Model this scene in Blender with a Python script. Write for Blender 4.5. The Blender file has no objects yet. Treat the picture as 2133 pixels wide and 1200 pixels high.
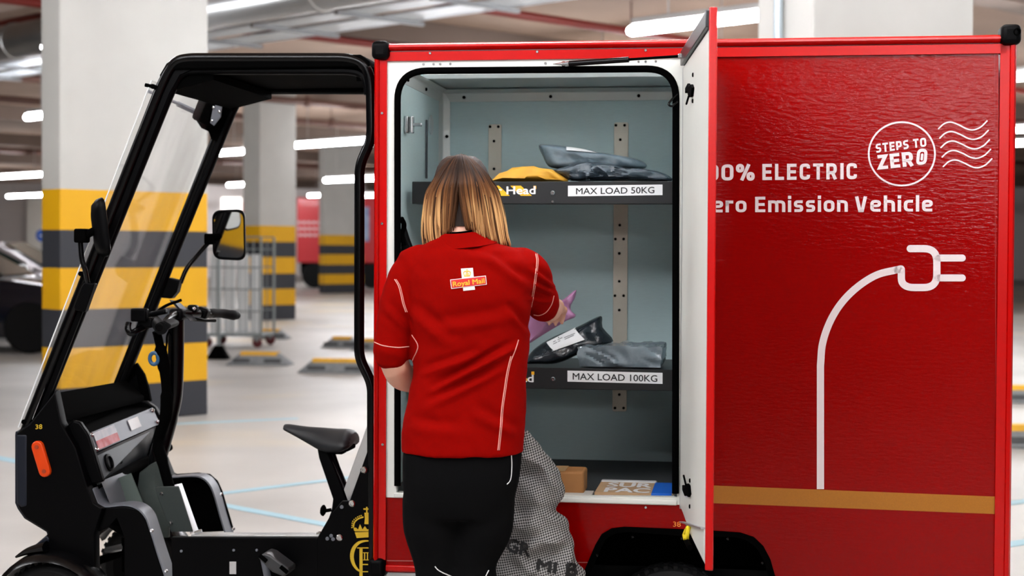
import bpy, bmesh, math, random
from mathutils import Vector, Matrix, noise
rnd = random.Random(7)
S = bpy.context.scene
COL = S.collection
R = math.radians
# ------------------------------------------------------------------ camera, world, exposure
FPX, CX, CY = 3300.0, 1066.5, 600.0
CAM_H = 1.35
CAMROT = Matrix.Rotation(R(90 - 1.36), 3, 'X') @ Matrix.Rotation(R(0.27), 3, 'Z')
CAMPOS = Vector((0, 0, CAM_H))
cd = bpy.data.cameras.new('camera')
cam = bpy.data.objects.new('camera', cd)
COL.objects.link(cam)
cam.matrix_world = Matrix.Translation(CAMPOS) @ CAMROT.to_4x4()
cd.sensor_width = 36
cd.lens = FPX / 2133 * 36
cd.clip_end = 400
cd.dof.use_dof = True
cd.dof.focus_distance = 4.6
cd.dof.aperture_fstop = 3.4
S.camera = cam
S.view_settings.view_transform = 'Standard'
S.view_settings.look = 'None'
S.view_settings.exposure = 0.36
S.view_settings.gamma = 1
S.cycles.use_denoising = True
S.cycles.max_bounces = 8
S.cycles.transparent_max_bounces = 12
w = bpy.data.worlds.new('garage_air')
S.world = w
w.use_nodes = True
w.node_tree.nodes['Background'].inputs[0].default_value = (0.80, 0.82, 0.85, 1)
w.node_tree.nodes['Background'].inputs[1].default_value = 0.05
LAMP = 62.0            # radiance of the garage tubes

# ------------------------------------------------------------------ pixel -> place
def ray(px, py):
    return (CAMROT @ Vector(((px - CX) / FPX, -(py - CY) / FPX, -1))).normalized()
def W(px, py, D):                       # point at world depth D
    d = ray(px, py)
    return CAMPOS + d * (D / d.y)
def GR(px, py, z=0.0):                  # point on the floor (or another level)
    d = ray(px, py)
    return CAMPOS + d * ((z - CAM_H) / d.z)
# vehicle frame: x along the side, y into the box, z up
VANG = R(-8.2)
VORG = Vector(((778 - CX) / FPX * 4.9, 4.9, 0))
VM = Matrix.Translation(VORG) @ Matrix.Rotation(VANG, 4, 'Z')
VI = VM.inverted()
VIR = VI.to_3x3()
def L(px, py, y=0.0):                   # vehicle-frame point at vehicle depth y
    o = VI @ CAMPOS
    d = VIR @ ray(px, py)
    return o + d * ((y - o.y) / d.y)
D1 = Vector((-0.724, 0.690, 0))         # the garage's two building directions
D2 = Vector((0.714, 0.700, 0))

# ------------------------------------------------------------------ materials
def lin(c):
    return tuple(((x / 255) / 12.92 if x / 255 <= 0.04045 else ((x / 255 + 0.055) / 1.055) ** 2.4) for x in c)
MATS = {}
def mat(name, rgb=(128, 128, 128), rough=0.5, metal=0.0, var=0.0, vscale=6.0, bump=0.0, bscale=60.0, stretch=(1, 1, 1),
        coat=0.0, spec=0.5, rgb2=None, sheen=0.0, coords='Object'):
    if name in MATS: return MATS[name]
    m = bpy.data.materials.new(name); m.use_nodes = True
    nt = m.node_tree; b = nt.nodes['Principled BSDF']
    c = lin(rgb)
    b.inputs['Base Color'].default_value = (*c, 1)
    b.inputs['Roughness'].default_value = rough
    b.inputs['Metallic'].default_value = metal
    b.inputs['Specular IOR Level'].default_value = spec
    if coat: b.inputs['Coat Weight'].default_value = coat; b.inputs['Coat Roughness'].default_value = 0.06
    if sheen: b.inputs['Sheen Weight'].default_value = sheen
    if var or bump or rgb2:
        tc = nt.nodes.new('ShaderNodeTexCoord'); mp = nt.nodes.new('ShaderNodeMapping')
        mp.inputs['Scale'].default_value = stretch
        nt.links.new(tc.outputs[coords], mp.inputs[0])
    if var or rgb2:
        n = nt.nodes.new('ShaderNodeTexNoise'); n.inputs['Scale'].default_value = vscale
        n.inputs['Detail'].default_value = 5
        nt.links.new(mp.outputs[0], n.inputs['Vector'])
        r = nt.nodes.new('ShaderNodeValToRGB')
        r.color_ramp.elements[0].position = 0.34; r.color_ramp.elements[1].position = 0.66
        c2 = lin(rgb2) if rgb2 else tuple(max(0, x * (1 - var)) for x in c)
        r.color_ramp.elements[0].color = (*c2, 1); r.color_ramp.elements[1].color = (*c, 1)
        nt.links.new(n.outputs[0], r.inputs[0]); nt.links.new(r.outputs[0], b.inputs['Base Color'])
    if bump:
        n = nt.nodes.new('ShaderNodeTexNoise'); n.inputs['Scale'].default_value = bscale; n.inputs['Detail'].default_value = 3
        nt.links.new(mp.outputs[0], n.inputs['Vector'])
        bp = nt.nodes.new('ShaderNodeBump'); bp.inputs['Strength'].default_value = bump; bp.inputs['Distance'].default_value = 0.01
        nt.links.new(n.outputs[0], bp.inputs['Height']); nt.links.new(bp.outputs[0], b.inputs['Normal'])
    MATS[name] = m
    return m
def emit(name, rgb, strength):
    if name in MATS: return MATS[name]
    m = bpy.data.materials.new(name); m.use_nodes = True
    b = m.node_tree.nodes['Principled BSDF']
    b.inputs['Base Color'].default_value = (*lin(rgb), 1)
    b.inputs['Emission Color'].default_value = (*lin(rgb), 1)
    b.inputs['Emission Strength'].default_value = strength
    MATS[name] = m
    return m
def banded(name, levels, tint=(222, 221, 214), rough=0.55):
    """paint in horizontal bands: levels = [(z_from, rgb), ...] from the floor up"""
    m = bpy.data.materials.new(name); m.use_nodes = True
    nt = m.node_tree; b = nt.nodes['Principled BSDF']; b.inputs['Roughness'].default_value = rough
    tc = nt.nodes.new('ShaderNodeTexCoord'); sx = nt.nodes.new('ShaderNodeSeparateXYZ')
    nt.links.new(tc.outputs['Object'], sx.inputs[0])
    prev = None
    n = nt.nodes.new('ShaderNodeTexNoise'); n.inputs['Scale'].default_value = 1.6; n.inputs['Detail'].default_value = 6
    nt.links.new(tc.outputs['Object'], n.inputs['Vector'])
    for z, rgb in levels:
        c = (*lin(rgb), 1)
        if prev is None:
            rg = nt.nodes.new('ShaderNodeRGB'); rg.outputs[0].default_value = c; prev = rg.outputs[0]; continue
        g = nt.nodes.new('ShaderNodeMath'); g.operation = 'GREATER_THAN'; g.inputs[1].default_value = z
        nt.links.new(sx.outputs[2], g.inputs[0])
        mx = nt.nodes.new('ShaderNodeMix'); mx.data_type = 'RGBA'
        nt.links.new(g.outputs[0], mx.inputs[0]); nt.links.new(prev, mx.inputs[6]); mx.inputs[7].default_value = c
        prev = mx.outputs[2]
    hs = nt.nodes.new('ShaderNodeMix'); hs.data_type = 'RGBA'; hs.blend_type = 'MULTIPLY'; hs.inputs[0].default_value = 0.25
    nt.links.new(prev, hs.inputs[6]); nt.links.new(n.outputs[0], hs.inputs[7])
    nt.links.new(hs.outputs[2], b.inputs['Base Color'])
    return m
def glass(name, haze=0.05, tint=(1, 1, 1)):
    m = bpy.data.materials.new(name); m.use_nodes = True
    nt = m.node_tree; nt.nodes.clear()
    out = nt.nodes.new('ShaderNodeOutputMaterial')
    tr = nt.nodes.new('ShaderNodeBsdfTransparent'); tr.inputs[0].default_value = (*tint, 1)
    df = nt.nodes.new('ShaderNodeBsdfDiffuse'); df.inputs[0].default_value = (0.75, 0.77, 0.78, 1)
    gl = nt.nodes.new('ShaderNodeBsdfGlossy'); gl.inputs['Roughness'].default_value = 0.04
    lw = nt.nodes.new('ShaderNodeLayerWeight'); lw.inputs[0].default_value = 0.25
    fr = nt.nodes.new('ShaderNodeMath'); fr.operation = 'MULTIPLY'; fr.inputs[1].default_value = 0.18; nt.links.new(lw.outputs['Facing'], fr.inputs[0])
    tc = nt.nodes.new('ShaderNodeTexCoord'); n = nt.nodes.new('ShaderNodeTexNoise'); n.inputs['Scale'].default_value = 3.0
    mp = nt.nodes.new('ShaderNodeMapping'); mp.inputs['Rotation'].default_value = (0, R(25), 0); mp.inputs['Scale'].default_value = (3, 3, 0.5)
    nt.links.new(tc.outputs['Object'], mp.inputs[0]); nt.links.new(mp.outputs[0], n.inputs['Vector'])
    mu = nt.nodes.new('ShaderNodeMath'); mu.operation = 'MULTIPLY'; mu.inputs[1].default_value = haze * 2
    nt.links.new(n.outputs[0], mu.inputs[0])
    m1 = nt.nodes.new('ShaderNodeMixShader'); m2 = nt.nodes.new('ShaderNodeMixShader')
    nt.links.new(mu.outputs[0], m1.inputs[0]); nt.links.new(tr.outputs[0], m1.inputs[1]); nt.links.new(df.outputs[0], m1.inputs[2])
    nt.links.new(fr.outputs[0], m2.inputs[0]); nt.links.new(m1.outputs[0], m2.inputs[1]); nt.links.new(gl.outputs[0], m2.inputs[2])
    nt.links.new(m2.outputs[0], out.inputs[0])
    return m

# ------------------------------------------------------------------ mesh builder
def spline(pts, k=6, closed=False):
    P = [Vector(p) for p in pts]; out = []; n = len(P)
    rng = range(n if closed else n - 1)
    for i in rng:
        a = P[(i - 1) % n] if (closed or i > 0) else P[0] * 2 - P[1]
        b = P[i]; c = P[(i + 1) % n]
        d = P[(i + 2) % n] if (closed or i + 2 < n) else P[-1] * 2 - P[-2]
        for j in range(k):
            t = j / k
            out.append(0.5 * ((2 * b) + (c - a) * t + (2 * a - 5 * b + 4 * c - d) * t * t + (3 * b - a - 3 * c + d) * t ** 3))
    if not closed: out.append(P[-1])
    return out
def fillet(pts, r, k=5, closed=False):
    P = [Vector(p) for p in pts]; n = len(P); out = []
    for i in range(n):
        if not closed and i in (0, n - 1): out.append(P[i]); continue
        a, b, c = P[i - 1], P[i], P[(i + 1) % n]
        rr = r[i] if isinstance(r, (list, tuple)) else r
        d1 = min(rr, (a - b).length * 0.5); d2 = min(rr, (c - b).length * 0.5)
        if rr <= 0: out.append(b); continue
        s = b + (a - b).normalized() * d1; e = b + (c - b).normalized() * d2
        for j in range(k + 1):
            t = j / k
            out.append(s * (1 - t) ** 2 + b * 2 * t * (1 - t) + e * t * t)
    return out
class MB:
    def __init__(s): s.v = []; s.f = []; s.mi = []; s.cur = 0
    def add(s, vs, fs):
        o = len(s.v); s.v += [Vector(v) for v in vs]
        for f in fs: s.f.append([i + o for i in f]); s.mi.append(s.cur)
        return s
    def box(s, c, d, M=None):
        c = Vector(c); x, y, z = [k / 2 for k in d]
        vs = [Vector((sx * x, sy * y, sz * z)) for sx in (-1, 1) for sy in (-1, 1) for sz in (-1, 1)]
        if M is not None: vs = [M @ v for v in vs]
        return s.add([c + v for v in vs], [(0, 1, 3, 2), (4, 6, 7, 5), (0, 4, 5, 1), (2, 3, 7, 6), (0, 2, 6, 4), (1, 5, 7, 3)])
    def hexa(s, p):   # 8 corners: bottom ring 0-3, top ring 4-7
        return s.add(p, [(0, 3, 2, 1), (4, 5, 6, 7), (0, 1, 5, 4), (1, 2, 6, 5), (2, 3, 7, 6), (3, 0, 4, 7)])
    def prism(s, pts, vec):
        P = [Vector(p) for p in pts]; n = len(P); vec = Vector(vec)
        return s.add(P + [p + vec for p in P], [list(range(n)), list(range(2 * n - 1, n - 1, -1))] + [(i, i + n, (i + 1) % n + n, (i + 1) % n) for i in range(n)])
    def rings(s, rs, cap=True, closed=False):
        n = len(rs[0]); vs = [v for r in rs for v in r]; fs = []
        m = len(rs)
        for i in range(m if closed else m - 1):
            for j in range(n):
                k = (j + 1) % n; a = i * n; b = ((i + 1) % m) * n
                fs.append((a + j, a + k, b + k, b + j))
        if cap and not closed:
            fs.append(list(range(n - 1, -1, -1))); fs.append([(m - 1) * n + j for j in range(n)])
        return s.add(vs, fs)
    def tube(s, path, r, n=10, closed=False, flat=1.0, up=None, ends=False):
        P = [Vector(p) for p in path]; m = len(P)
        rr = r if isinstance(r, (list, tuple)) else [r] * m
        if len(rr) != m: rr = [rr[0] + (rr[-1] - rr[0]) * i / (m - 1) for i in range(m)] if len(rr) == 2 else [rr[min(len(rr) - 1, int(i * len(rr) / m))] for i in range(m)]
        rs = []; N = None
        for i in range(m):
            if closed: T = P[(i + 1) % m] - P[i - 1]
            else: T = P[min(i + 1, m - 1)] - P[max(i - 1, 0)]
            if T.length < 1e-9: T = Vector((0, 0, 1))
            T.normalize()
            if N is None:
                N = Vector(up) if up is not None else (Vector((0, 0, 1)) if abs(T.z) < 0.9 else Vector((1, 0, 0)))
            N = N - T * N.dot(T)
            if N.length < 1e-6: N = T.orthogonal()
            N.normalize(); B = T.cross(N)
            rs.append([P[i] + (N * math.cos(2 * math.pi * j / n) + B * math.sin(2 * math.pi * j / n) * flat) * rr[i] for j in range(n)])
        if ends:   # rounded ends
            def capr(i, T):
                out = []
                for q in (0.5, 0.85):
                    sc = math.cos(q * math.pi / 2)
                    out.append([P[i] + (v - P[i]) * sc + T * rr[i] * math.sin(q * math.pi / 2) for v in rs[i]])
                return out
            T0 = (P[0] - P[1]).normalized(); T1 = (P[-1] - P[-2]).normalized()
            rs = capr(0, T0)[::-1] + rs + capr(m - 1, T1)
        return s.rings(rs, closed=closed)
    def ball(s, c, r, n=14, m=8, M=None):
        c = Vector(c); r = r if isinstance(r, (tuple, list)) else (r, r, r); rs = []
        for i in range(1, m):
            a = math.pi * i / m
            ring = []
            for j in range(n):
                b = 2 * math.pi * j / n
                v = Vector((r[0] * math.sin(a) * math.cos(b), r[1] * math.sin(a) * math.sin(b), -r[2] * math.cos(a)))
                ring.append(c + (M @ v if M is not None else v))
            rs.append(ring)
        return s.rings(rs)
    def lathe(s, c, axis, prof, n=24, closed=False):
        """prof = [(radius, along)]"""
        A = Vector(axis).normalized(); N = A.orthogonal().normalized(); B = A.cross(N); c = Vector(c)
        rs = [[c + A * h + (N * math.cos(2 * math.pi * j / n) + B * math.sin(2 * math.pi * j / n)) * r for j in range(n)] for r, h in prof]
        return s.rings(rs, closed=closed)
    def cyl(s, a, b, r, n=14):
        a = Vector(a); b = Vector(b)
        return s.lathe(a, b - a, [(r, 0), (r, (b - a).length)], n)
    def build(s, name, m, parent=None, bevel=0.0, smooth=40, sub=0, seg=2):
        me = bpy.data.meshes.new(name)
        me.from_pydata([tuple(v) for v in s.v], [], s.f)
        bm = bmesh.new(); bm.from_mesh(me)
        bmesh.ops.recalc_face_normals(bm, faces=bm.faces)
        bm.to_mesh(me); bm.free()
        for k in (m if isinstance(m, (list, tuple)) else [m]): me.materials.append(k)
        if isinstance(m, (list, tuple)) and len(s.mi) == len(me.polygons):
            for p, k in zip(me.polygons, s.mi): p.material_index = k
        if smooth:
            me.polygons.foreach_set('use_smooth', [True] * len(me.polygons))
            me.set_sharp_from_angle(angle=R(smooth))
        o = bpy.data.objects.new(name, me); COL.objects.link(o)
        if parent is not None: o.parent = parent
        if bevel:
            b = o.modifiers.new('bevel', 'BEVEL'); b.width = bevel; b.segments = seg; b.limit_method = 'ANGLE'; b.angle_limit = R(40)
        if sub:
            b = o.modifiers.new('subdivision', 'SUBSURF'); b.levels = sub; b.render_levels = sub
        return o
def tag(o, label=None, cat=None, group=None, kind=None):
    if label: o['label'] = label
    if cat: o['category'] = cat
    if group: o['group'] = group
    if kind: o['kind'] = kind
    return o
def thing(name, label, cat, loc=(0, 0, 0), rz=0.0, group=None, kind=None):
    o = bpy.data.objects.new(name, None); COL.objects.link(o)
    o.location = loc; o.rotation_euler = (0, 0, rz); o.empty_display_size = 0.1
    return tag(o, label, cat, group, kind)
def baked(o):
    """apply the modifiers of o, keep one plain mesh"""
    dg = bpy.context.evaluated_depsgraph_get(); dg.update()
    me = bpy.data.meshes.new_from_object(o.evaluated_get(dg), depsgraph=dg)
    for k in list(o.modifiers): o.modifiers.remove(k)
    o.data = me
    return o
def fuse(o, voxel=0.008, smooth=6, iters=0.6):
    """weld overlapping volumes into one continuous skin"""
    r = o.modifiers.new('r', 'REMESH'); r.mode = 'VOXEL'; r.voxel_size = voxel; r.use_smooth_shade = True
    if smooth:
        q = o.modifiers.new('s', 'SMOOTH'); q.factor = iters; q.iterations = smooth
    return baked(o)
def fill2d(loops, to3d, depth):
    """plate with holes; loops of 2D points, to3d(x, y) -> front point, extruded by depth vector"""
    cu = bpy.data.curves.new('tmp', 'CURVE'); cu.dimensions = '2D'; cu.fill_mode = 'BOTH'
    for lp in loops:
        sp = cu.splines.new('POLY'); sp.points.add(len(lp) - 1); sp.use_cyclic_u = True
        for p, q in zip(sp.points, lp): p.co = (q[0], q[1], 0, 1)
    ob = bpy.data.objects.new('tmp', cu); COL.objects.link(ob)
    me = bpy.data.meshes.new_from_object(ob)
    vs = [to3d(v.co.x, v.co.y) for v in me.vertices]; fs = [list(p.vertices) for p in me.polygons]
    bpy.data.objects.remove(ob); bpy.data.curves.remove(cu); bpy.data.meshes.remove(me)
    mb = MB(); depth = Vector(depth)
    mb.add(vs, fs)
    if depth.length > 0:
        mb.add([v + depth for v in vs], [f[::-1] for f in fs])
        for lp in loops:
            P = [to3d(q[0], q[1]) for q in lp]; n = len(P)
            mb.add(P + [p + depth for p in P], [(i, (i + 1) % n, (i + 1) % n + n, i + n) for i in range(n)])
    return mb
_tc = {}
def text2d(s, bold=0.0):
    """flat mesh of a string, cap height 1, starting at x=0: verts (x, y), faces, width"""
    key = (s, bold)
    if key in _tc: return _tc[key]
    cu = bpy.data.curves.new('tmp', 'FONT'); cu.body = s; cu.size = 1; cu.offset = bold; cu.resolution_u = 3
    ob = bpy.data.objects.new('tmp', cu); COL.objects.link(ob)
    me = bpy.data.meshes.new_from_object(ob)
    vs = [(v.co.x, v.co.y) for v in me.vertices]; fs = [list(p.vertices) for p in me.polygons]
    bpy.data.objects.remove(ob); bpy.data.curves.remove(cu); bpy.data.meshes.remove(me)
    cap = 0.729
    x0 = min(v[0] for v in vs)
    vs = [((x - x0) / cap, y / cap) for x, y in vs]
    _tc[key] = (vs, fs, max(v[0] for v in vs))
    return _tc[key]
def put_text(mb, s, a, b, h, to3d, bold=0.0):
    """text along baseline a->b (2D), cap height h as 2D vector upward"""
    vs, fs, wd = text2d(s, 0.0)
    a = Vector(a); b = Vector(b); h = Vector(h); u = (b - a) / wd
    nz = (to3d(*(a + u * 0.5)) - to3d(*a)).cross(to3d(*(a + h)) - to3d(*a)).normalized() * 0.00003; kk = 0
    for ox, oy in ([(0, 0)] if not bold else [(-bold, 0), (bold, 0), (0, -bold), (0, bold)]):
        mb.add([to3d(*(a + u * (x + ox) + h * (y + oy))) + nz * kk for x, y in vs], fs); kk += 1
def stroke(mb, pts, wd, to3d, closed=False, round_=False):
    P = [Vector(p[:2]) for p in pts]
    Q = [P[0]]
    for p in P[1:]:
        if (p - Q[-1]).length > 1e-6: Q.append(p)
    P = Q
    if closed and (P[0] - P[-1]).length < 1e-6: P.pop()
    n = len(P)
    if n < 2: return
    l = []; r = []
    for i in range(n):
        a = P[i - 1] if (i > 0 or closed) else None
        c = P[(i + 1) % n] if (i < n - 1 or closed) else None
        d1 = (P[i] - a).normalized() if a is not None else None
        d2 = (c - P[i]).normalized() if c is not None else None
        if d1 is None: d1 = d2
        if d2 is None: d2 = d1
        n1 = Vector((-d1.y, d1.x)); n2 = Vector((-d2.y, d2.x)); mm = n1 + n2
        if mm.length < 1e-4: mm = n1
        mm.normalize(); k = 1 / max(0.35, mm.dot(n1))
        l.append(P[i] + mm * k * wd / 2); r.append(P[i] - mm * k * wd / 2)
    vs = l + r; fs = [(i, (i + 1) % n, (i + 1) % n + n, i + n) for i in range(n if closed else n - 1)]
    mb.add([to3d(v.x, v.y) for v in vs], fs)
    if round_ and not closed:
        for e, d in ((P[0], P[0] - P[1]), (P[-1], P[-1] - P[-2])):
            d.normalize(); a0 = math.atan2(d.y, d.x)
            fan = [e + Vector((math.cos(a0 + t), math.sin(a0 + t))) * wd / 2 for t in [(-0.5 + q / 8) * math.pi for q in range(9)]]
            mb.add([to3d(v.x, v.y) for v in fan], [list(range(9))])
# squarish display lettering
def glyphs(wt):
    a, b, w2 = wt / 2, 1 - wt / 2, wt / 2
    m = 0.76 - wt / 2; mid = (a + m) / 2
    rr = 0.20
    G = {}
    def C(p, r=rr): return fillet([(x, y, 0) for x, y in p], r)
    O = lambda x0, x1, y0, y1: ('c', fillet([(x0, y0, 0), (x1, y0, 0), (x1, y1, 0), (x0, y1, 0)], rr, closed=True))
    G['E'] = (0.58, [[(0.57, b), (w2, b), (w2, a), (0.57, a)], [(w2, 0.5), (0.53, 0.5)]])
    G['L'] = (0.54, [[(w2, 1), (w2, a), (0.54, a)]])
    G['C'] = (0.62, [C([(0.62 - w2, 0.70), (0.62 - w2, b), (w2, b), (w2, a), (0.62 - w2, a), (0.62 - w2, 0.30)])])
    G['T'] = (0.62, [[(0, b), (0.62, b)], [(0.31, b), (0.31, 0)]])
    G['R'] = (0.66, [C([(w2, 0), (w2, b), (0.53, b), (0.53, 0.42), (w2, 0.42)], [0, 0, rr, rr, 0]), [(0.36, 0.44), (0.55, 0)]])
    G['P'] = (0.63, [C([(w2, 0), (w2, b), (0.53, b), (0.53, 0.38), (w2, 0.38)], [0, 0, rr, rr, 0])])
    G['I'] = (wt, [[(w2, 0), (w2, 1)]])
    G['0'] = (0.66, [O(w2, 0.66 - w2, a, b)])
    G['O'] = (0.68, [O(w2, 0.68 - w2, a, b)])
    G['1'] = (0.36, [[(0.0, 0.80), (0.25, b), (0.25, 0)]])
    G['%'] = (0.98, [O(0.07, 0.33, 0.58, 0.93), O(0.65, 0.91, 0.07, 0.42), [(0.29, 0), (0.69, 1)]])
    G['S'] = (0.60, [C([(0.57, b), (w2, b), (w2, 0.5), (0.60 - w2, 0.5), (0.60 - w2, a), (0.03, a)])])
    G['Z'] = (0.62, [[(0.04, b), (0.50, b), (0.11, a), (0.60, a)]])
    G['V'] = (0.70, [[(0.11, 1), (0.30, 0)], [(0.59, 1), (0.40, 0)], [(0.24, 0.07), (0.46, 0.07)]])
    G['e'] = (0.58, [C([(0.55, a), (w2, a), (w2, m), (0.58 - w2, m), (0.58 - w2, mid), (w2, mid)], 0.17)])
    G['r'] = (0.42, [[(w2, 0), (w2, m + w2)], C([(w2, 0.40), (w2, m), (0.42, m)])])
    G['o'] = (0.60, [O(w2, 0.60 - w2, a, m)])
    G['m'] = (0.96, [[(w2, 0), (w2, m + w2)], C([(w2, m), (0.48, m), (0.48, 0)]), C([(0.48, m), (0.96 - w2, m), (0.96 - w2, 0)])])
    G['i'] = (wt, [[(w2, 0), (w2, 0.76)], [(w2, 0.85), (w2, 1.06)]])
    G['s'] = (0.52, [C([(0.49, m), (w2, m), (w2, mid), (0.52 - w2, mid), (0.52 - w2, a), (0.03, a)], 0.13)])
    G['n'] = (0.60, [[(w2, 0), (w2, m + w2)], C([(w2, m), (0.60 - w2, m), (0.60 - w2, 0)])])
    G['h'] = (0.60, [[(w2, 0), (w2, 1.06)], C([(w2, m), (0.60 - w2, m), (0.60 - w2, 0)])])
    G['c'] = (0.50, [C([(0.49, m), (w2, m), (w2, a), (0.49, a)])])
    G['l'] = (wt, [[(w2, 0), (w2, 1.06)]])
    return G
_gl = {}
def put_lettering(mb, s, a, b, h, to3d, gap=0.13, wt=0.23):
    GLY = _gl.setdefault(wt, glyphs(wt))
    tot = 0; xs = []
    for ch in s:
        if ch == ' ': tot += 0.36; xs.append(None); continue
        xs.append(tot); tot += GLY[ch][0] + gap
    tot -= gap
    a = Vector(a); b = Vector(b); h = Vector(h); u = (b - a) / tot
    for ch, x in zip(s, xs):
        if x is None: continue
        for st in GLY[ch][1]:
            cl = isinstance(st, tuple) and st[0] == 'c'
            pts = st[1] if cl else st
            stroke(mb, [(p[0] + x, p[1]) for p in pts], wt, lambda X, Y: to3d(*(a + u * X + h * Y)), closed=cl)

# ------------------------------------------------------------------ palette
M_RED = mat('red_gloss', (138, 0, 0), 0.12, bump=0.085, bscale=52, stretch=(0.6, 1, 2.2), spec=0.14)
M_REDFRAME = mat('red_frame', (186, 3, 2), 0.25, spec=0.25)
M_BLACK = mat('black_plastic', (2, 2, 3), 0.45, spec=0.07)
M_BLACKG = mat('black_gloss', (3, 3, 4), 0.22, spec=0.2)
M_MATT = mat('black_matt', (3, 3, 3), 0.9, spec=0.02)
M_NAVY = mat('navy_black', (10, 17, 30), 0.5, spec=0.3)
M_RUBBER = mat('rubber', (9, 9, 10), 0.65, spec=0.2, bump=0.2, bscale=120)
M_WHITE = mat('white_panel', (226, 229, 223), 0.45, var=0.03)
M_INNER = mat('grey_composite', (192, 214, 216), 0.42, var=0.05, vscale=30, stretch=(1, 1, 8), bump=0.03, bscale=200)
M_ALU = mat('aluminium', (205, 208, 210), 0.32, 0.75, var=0.08, vscale=12)
M_STEEL = mat('steel', (190, 192, 194), 0.22, 1.0)
M_BRACKET = mat('brushed_bracket', (206, 200, 186), 0.38, 0.55, var=0.14, vscale=9)
M_GREYPL = mat('grey_plate', (106, 110, 118), 0.45, 0.2, var=0.06)
M_OLIVE = mat('dark_plate', (58, 66, 64), 0.5, 0.3)
M_DECAL = mat('decal_white', (226, 214, 214), 0.5)
M_GOLD = mat('decal_gold', (206, 150, 14), 0.45)
M_LABEL = mat('label_white', (238, 239, 240), 0.6)
M_INK = mat('ink', (20, 20, 22), 0.6)
M_YEL = mat('hazard_yellow', (244, 184, 10), 0.5)
# ------------------------------------------------------------------ the garage
M_FLOOR = mat('concrete_floor', (190, 187, 182), 0.42, rgb2=(162, 160, 156), vscale=0.55, bump=0.05, bscale=6, stretch=(1, 1, 1))
def floor_paint():
    m = M_FLOOR; nt = m.node_tree; b = nt.nodes['Principled BSDF']
    tc = nt.nodes.new('ShaderNodeTexCoord'); n = nt.nodes.new('ShaderNodeTexNoise'); n.inputs['Scale'].default_value = 0.35; n.inputs['Detail'].default_value = 3
    nt.links.new(tc.outputs['Object'], n.inputs['Vector'])
    r = nt.nodes.new('ShaderNodeValToRGB'); r.color_ramp.elements[0].position = 0.55; r.color_ramp.elements[1].position = 0.72
    nt.links.new(n.outputs[0], r.inputs[0])
    mx = nt.nodes.new('ShaderNodeMix'); mx.data_type = 'RGBA'
    src = b.inputs['Base Color'].links[0].from_socket
    nt.links.new(r.outputs[0], mx.inputs[0]); nt.links.new(src, mx.inputs[6]); mx.inputs[7].default_value = (*lin((205, 190, 160)), 1)
    nt.links.new(mx.outputs[2], b.inputs['Base Color'])
floor_paint()
M_CEIL = mat('ceiling_soffit', (168, 142, 124), 0.9, rgb2=(142, 118, 102), vscale=0.35)
M_BEAM = mat('beam_concrete', (124, 108, 98), 0.9, var=0.15, vscale=0.6)
M_WALL = mat('far_wall', (222, 216, 214), 0.85, var=0.08, vscale=0.3)
def plane_box(name, x0, x1, y0, y1, z0, z1, m, kind='structure'):
    mb = MB(); mb.box(((x0 + x1) / 2, (y0 + y1) / 2, (z0 + z1) / 2), (x1 - x0, y1 - y0, z1 - z0))
    o = mb.build(name, m, smooth=0); return tag(o, kind=kind)
CEIL = 4.65
plane_box('floor', -70, 60, -40, 92, -0.3, 0.0, M_FLOOR)
plane_box('ceiling', -70, 60, -40, 92, CEIL, CEIL + 0.3, M_CEIL)
plane_box('wall_back', -70, 60, 80, 80.4, 0.0, CEIL, M_WALL)
plane_box('wall_right', 16, 40, 46, 46.4, 0.0, CEIL, mat('right_wall', (214, 208, 200), 0.85, var=0.06, vscale=0.4))
# beams under the ceiling, running along D2
for k, off in enumerate((9.5, 17.5, 26, 34.5, 43, 52, 62)):
    mb = MB(); c = D1 * off + D2 * (off * 0.4 + 2)
    Mx = Matrix.Rotation(math.atan2(D2.y, D2.x), 3, 'Z')
    mb.box((c.x, c.y, CEIL - 0.16), (70, 0.45, 0.36), Mx)
    tag(mb.build('ceiling_beam', M_BEAM, smooth=0), kind='structure')

PB = [(0, (52, 55, 62)), (0.285, (236, 178, 2)), (0.59, (52, 55, 62)), (0.885, (236, 178, 2)), (1.20, (52, 55, 62)), (1.49, (236, 178, 2)), (1.80, (200, 200, 195))]
M_PILLAR = banded('painted_pillar', PB)
M_PILLAR2 = M_PILLAR
def pillar(px_left, px_corner, px_right, D_right, name, label):
    """blade pillar: long face runs along D2 from the near corner, short face along D1; D_right = depth of the long face's right edge"""
    k = (px_right - CX) / FPX; X = k * D_right; kc = (px_corner - CX) / FPX
    # walk back along -D2 until the corner pixel is reached
    t = (X - kc * D_right) / (D2.x - kc * D2.y)
    c = Vector((X - D2.x * t, D_right - D2.y * t, 0))
    kl = (px_left - CX) / FPX
    s = (kl * c.y - c.x) / (D1.x - kl * D1.y)
    s = max(0.2, min(s, 1.2))
    mb = MB(); mb.prism([(0, 0, 0), D2 * t, D2 * t + D1 * s, D1 * s], (0, 0, CEIL))
    o = mb.build(name, M_PILLAR, smooth=0, bevel=0.012)
    o.location = (c.x, c.y, 0)
    return tag(o, label, 'pillar', 'striped concrete pillars', 'structure'), c, t, s
P1 = pillar(86, 125, 433, 12.9, 'pillar', 'wide white pillar with yellow and black bands behind the windscreen')
P2 = pillar(506, 541, 616, 30.6, 'pillar', 'mid-distance striped pillar framed by the open cab')
P3 = pillar(664, 676, 757, 49.6, 'pillar', 'farthest striped pillar in front of the red trailer')
P4 = pillar(1573, 1690, 2022, 9.0, 'pillar', 'pale pillar rising behind the red cargo box')
pm = bpy.data.objects.new('pillar', P1[0].data); COL.objects.link(pm); pm.location = (-4.3, -2.6, 0)
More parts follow.
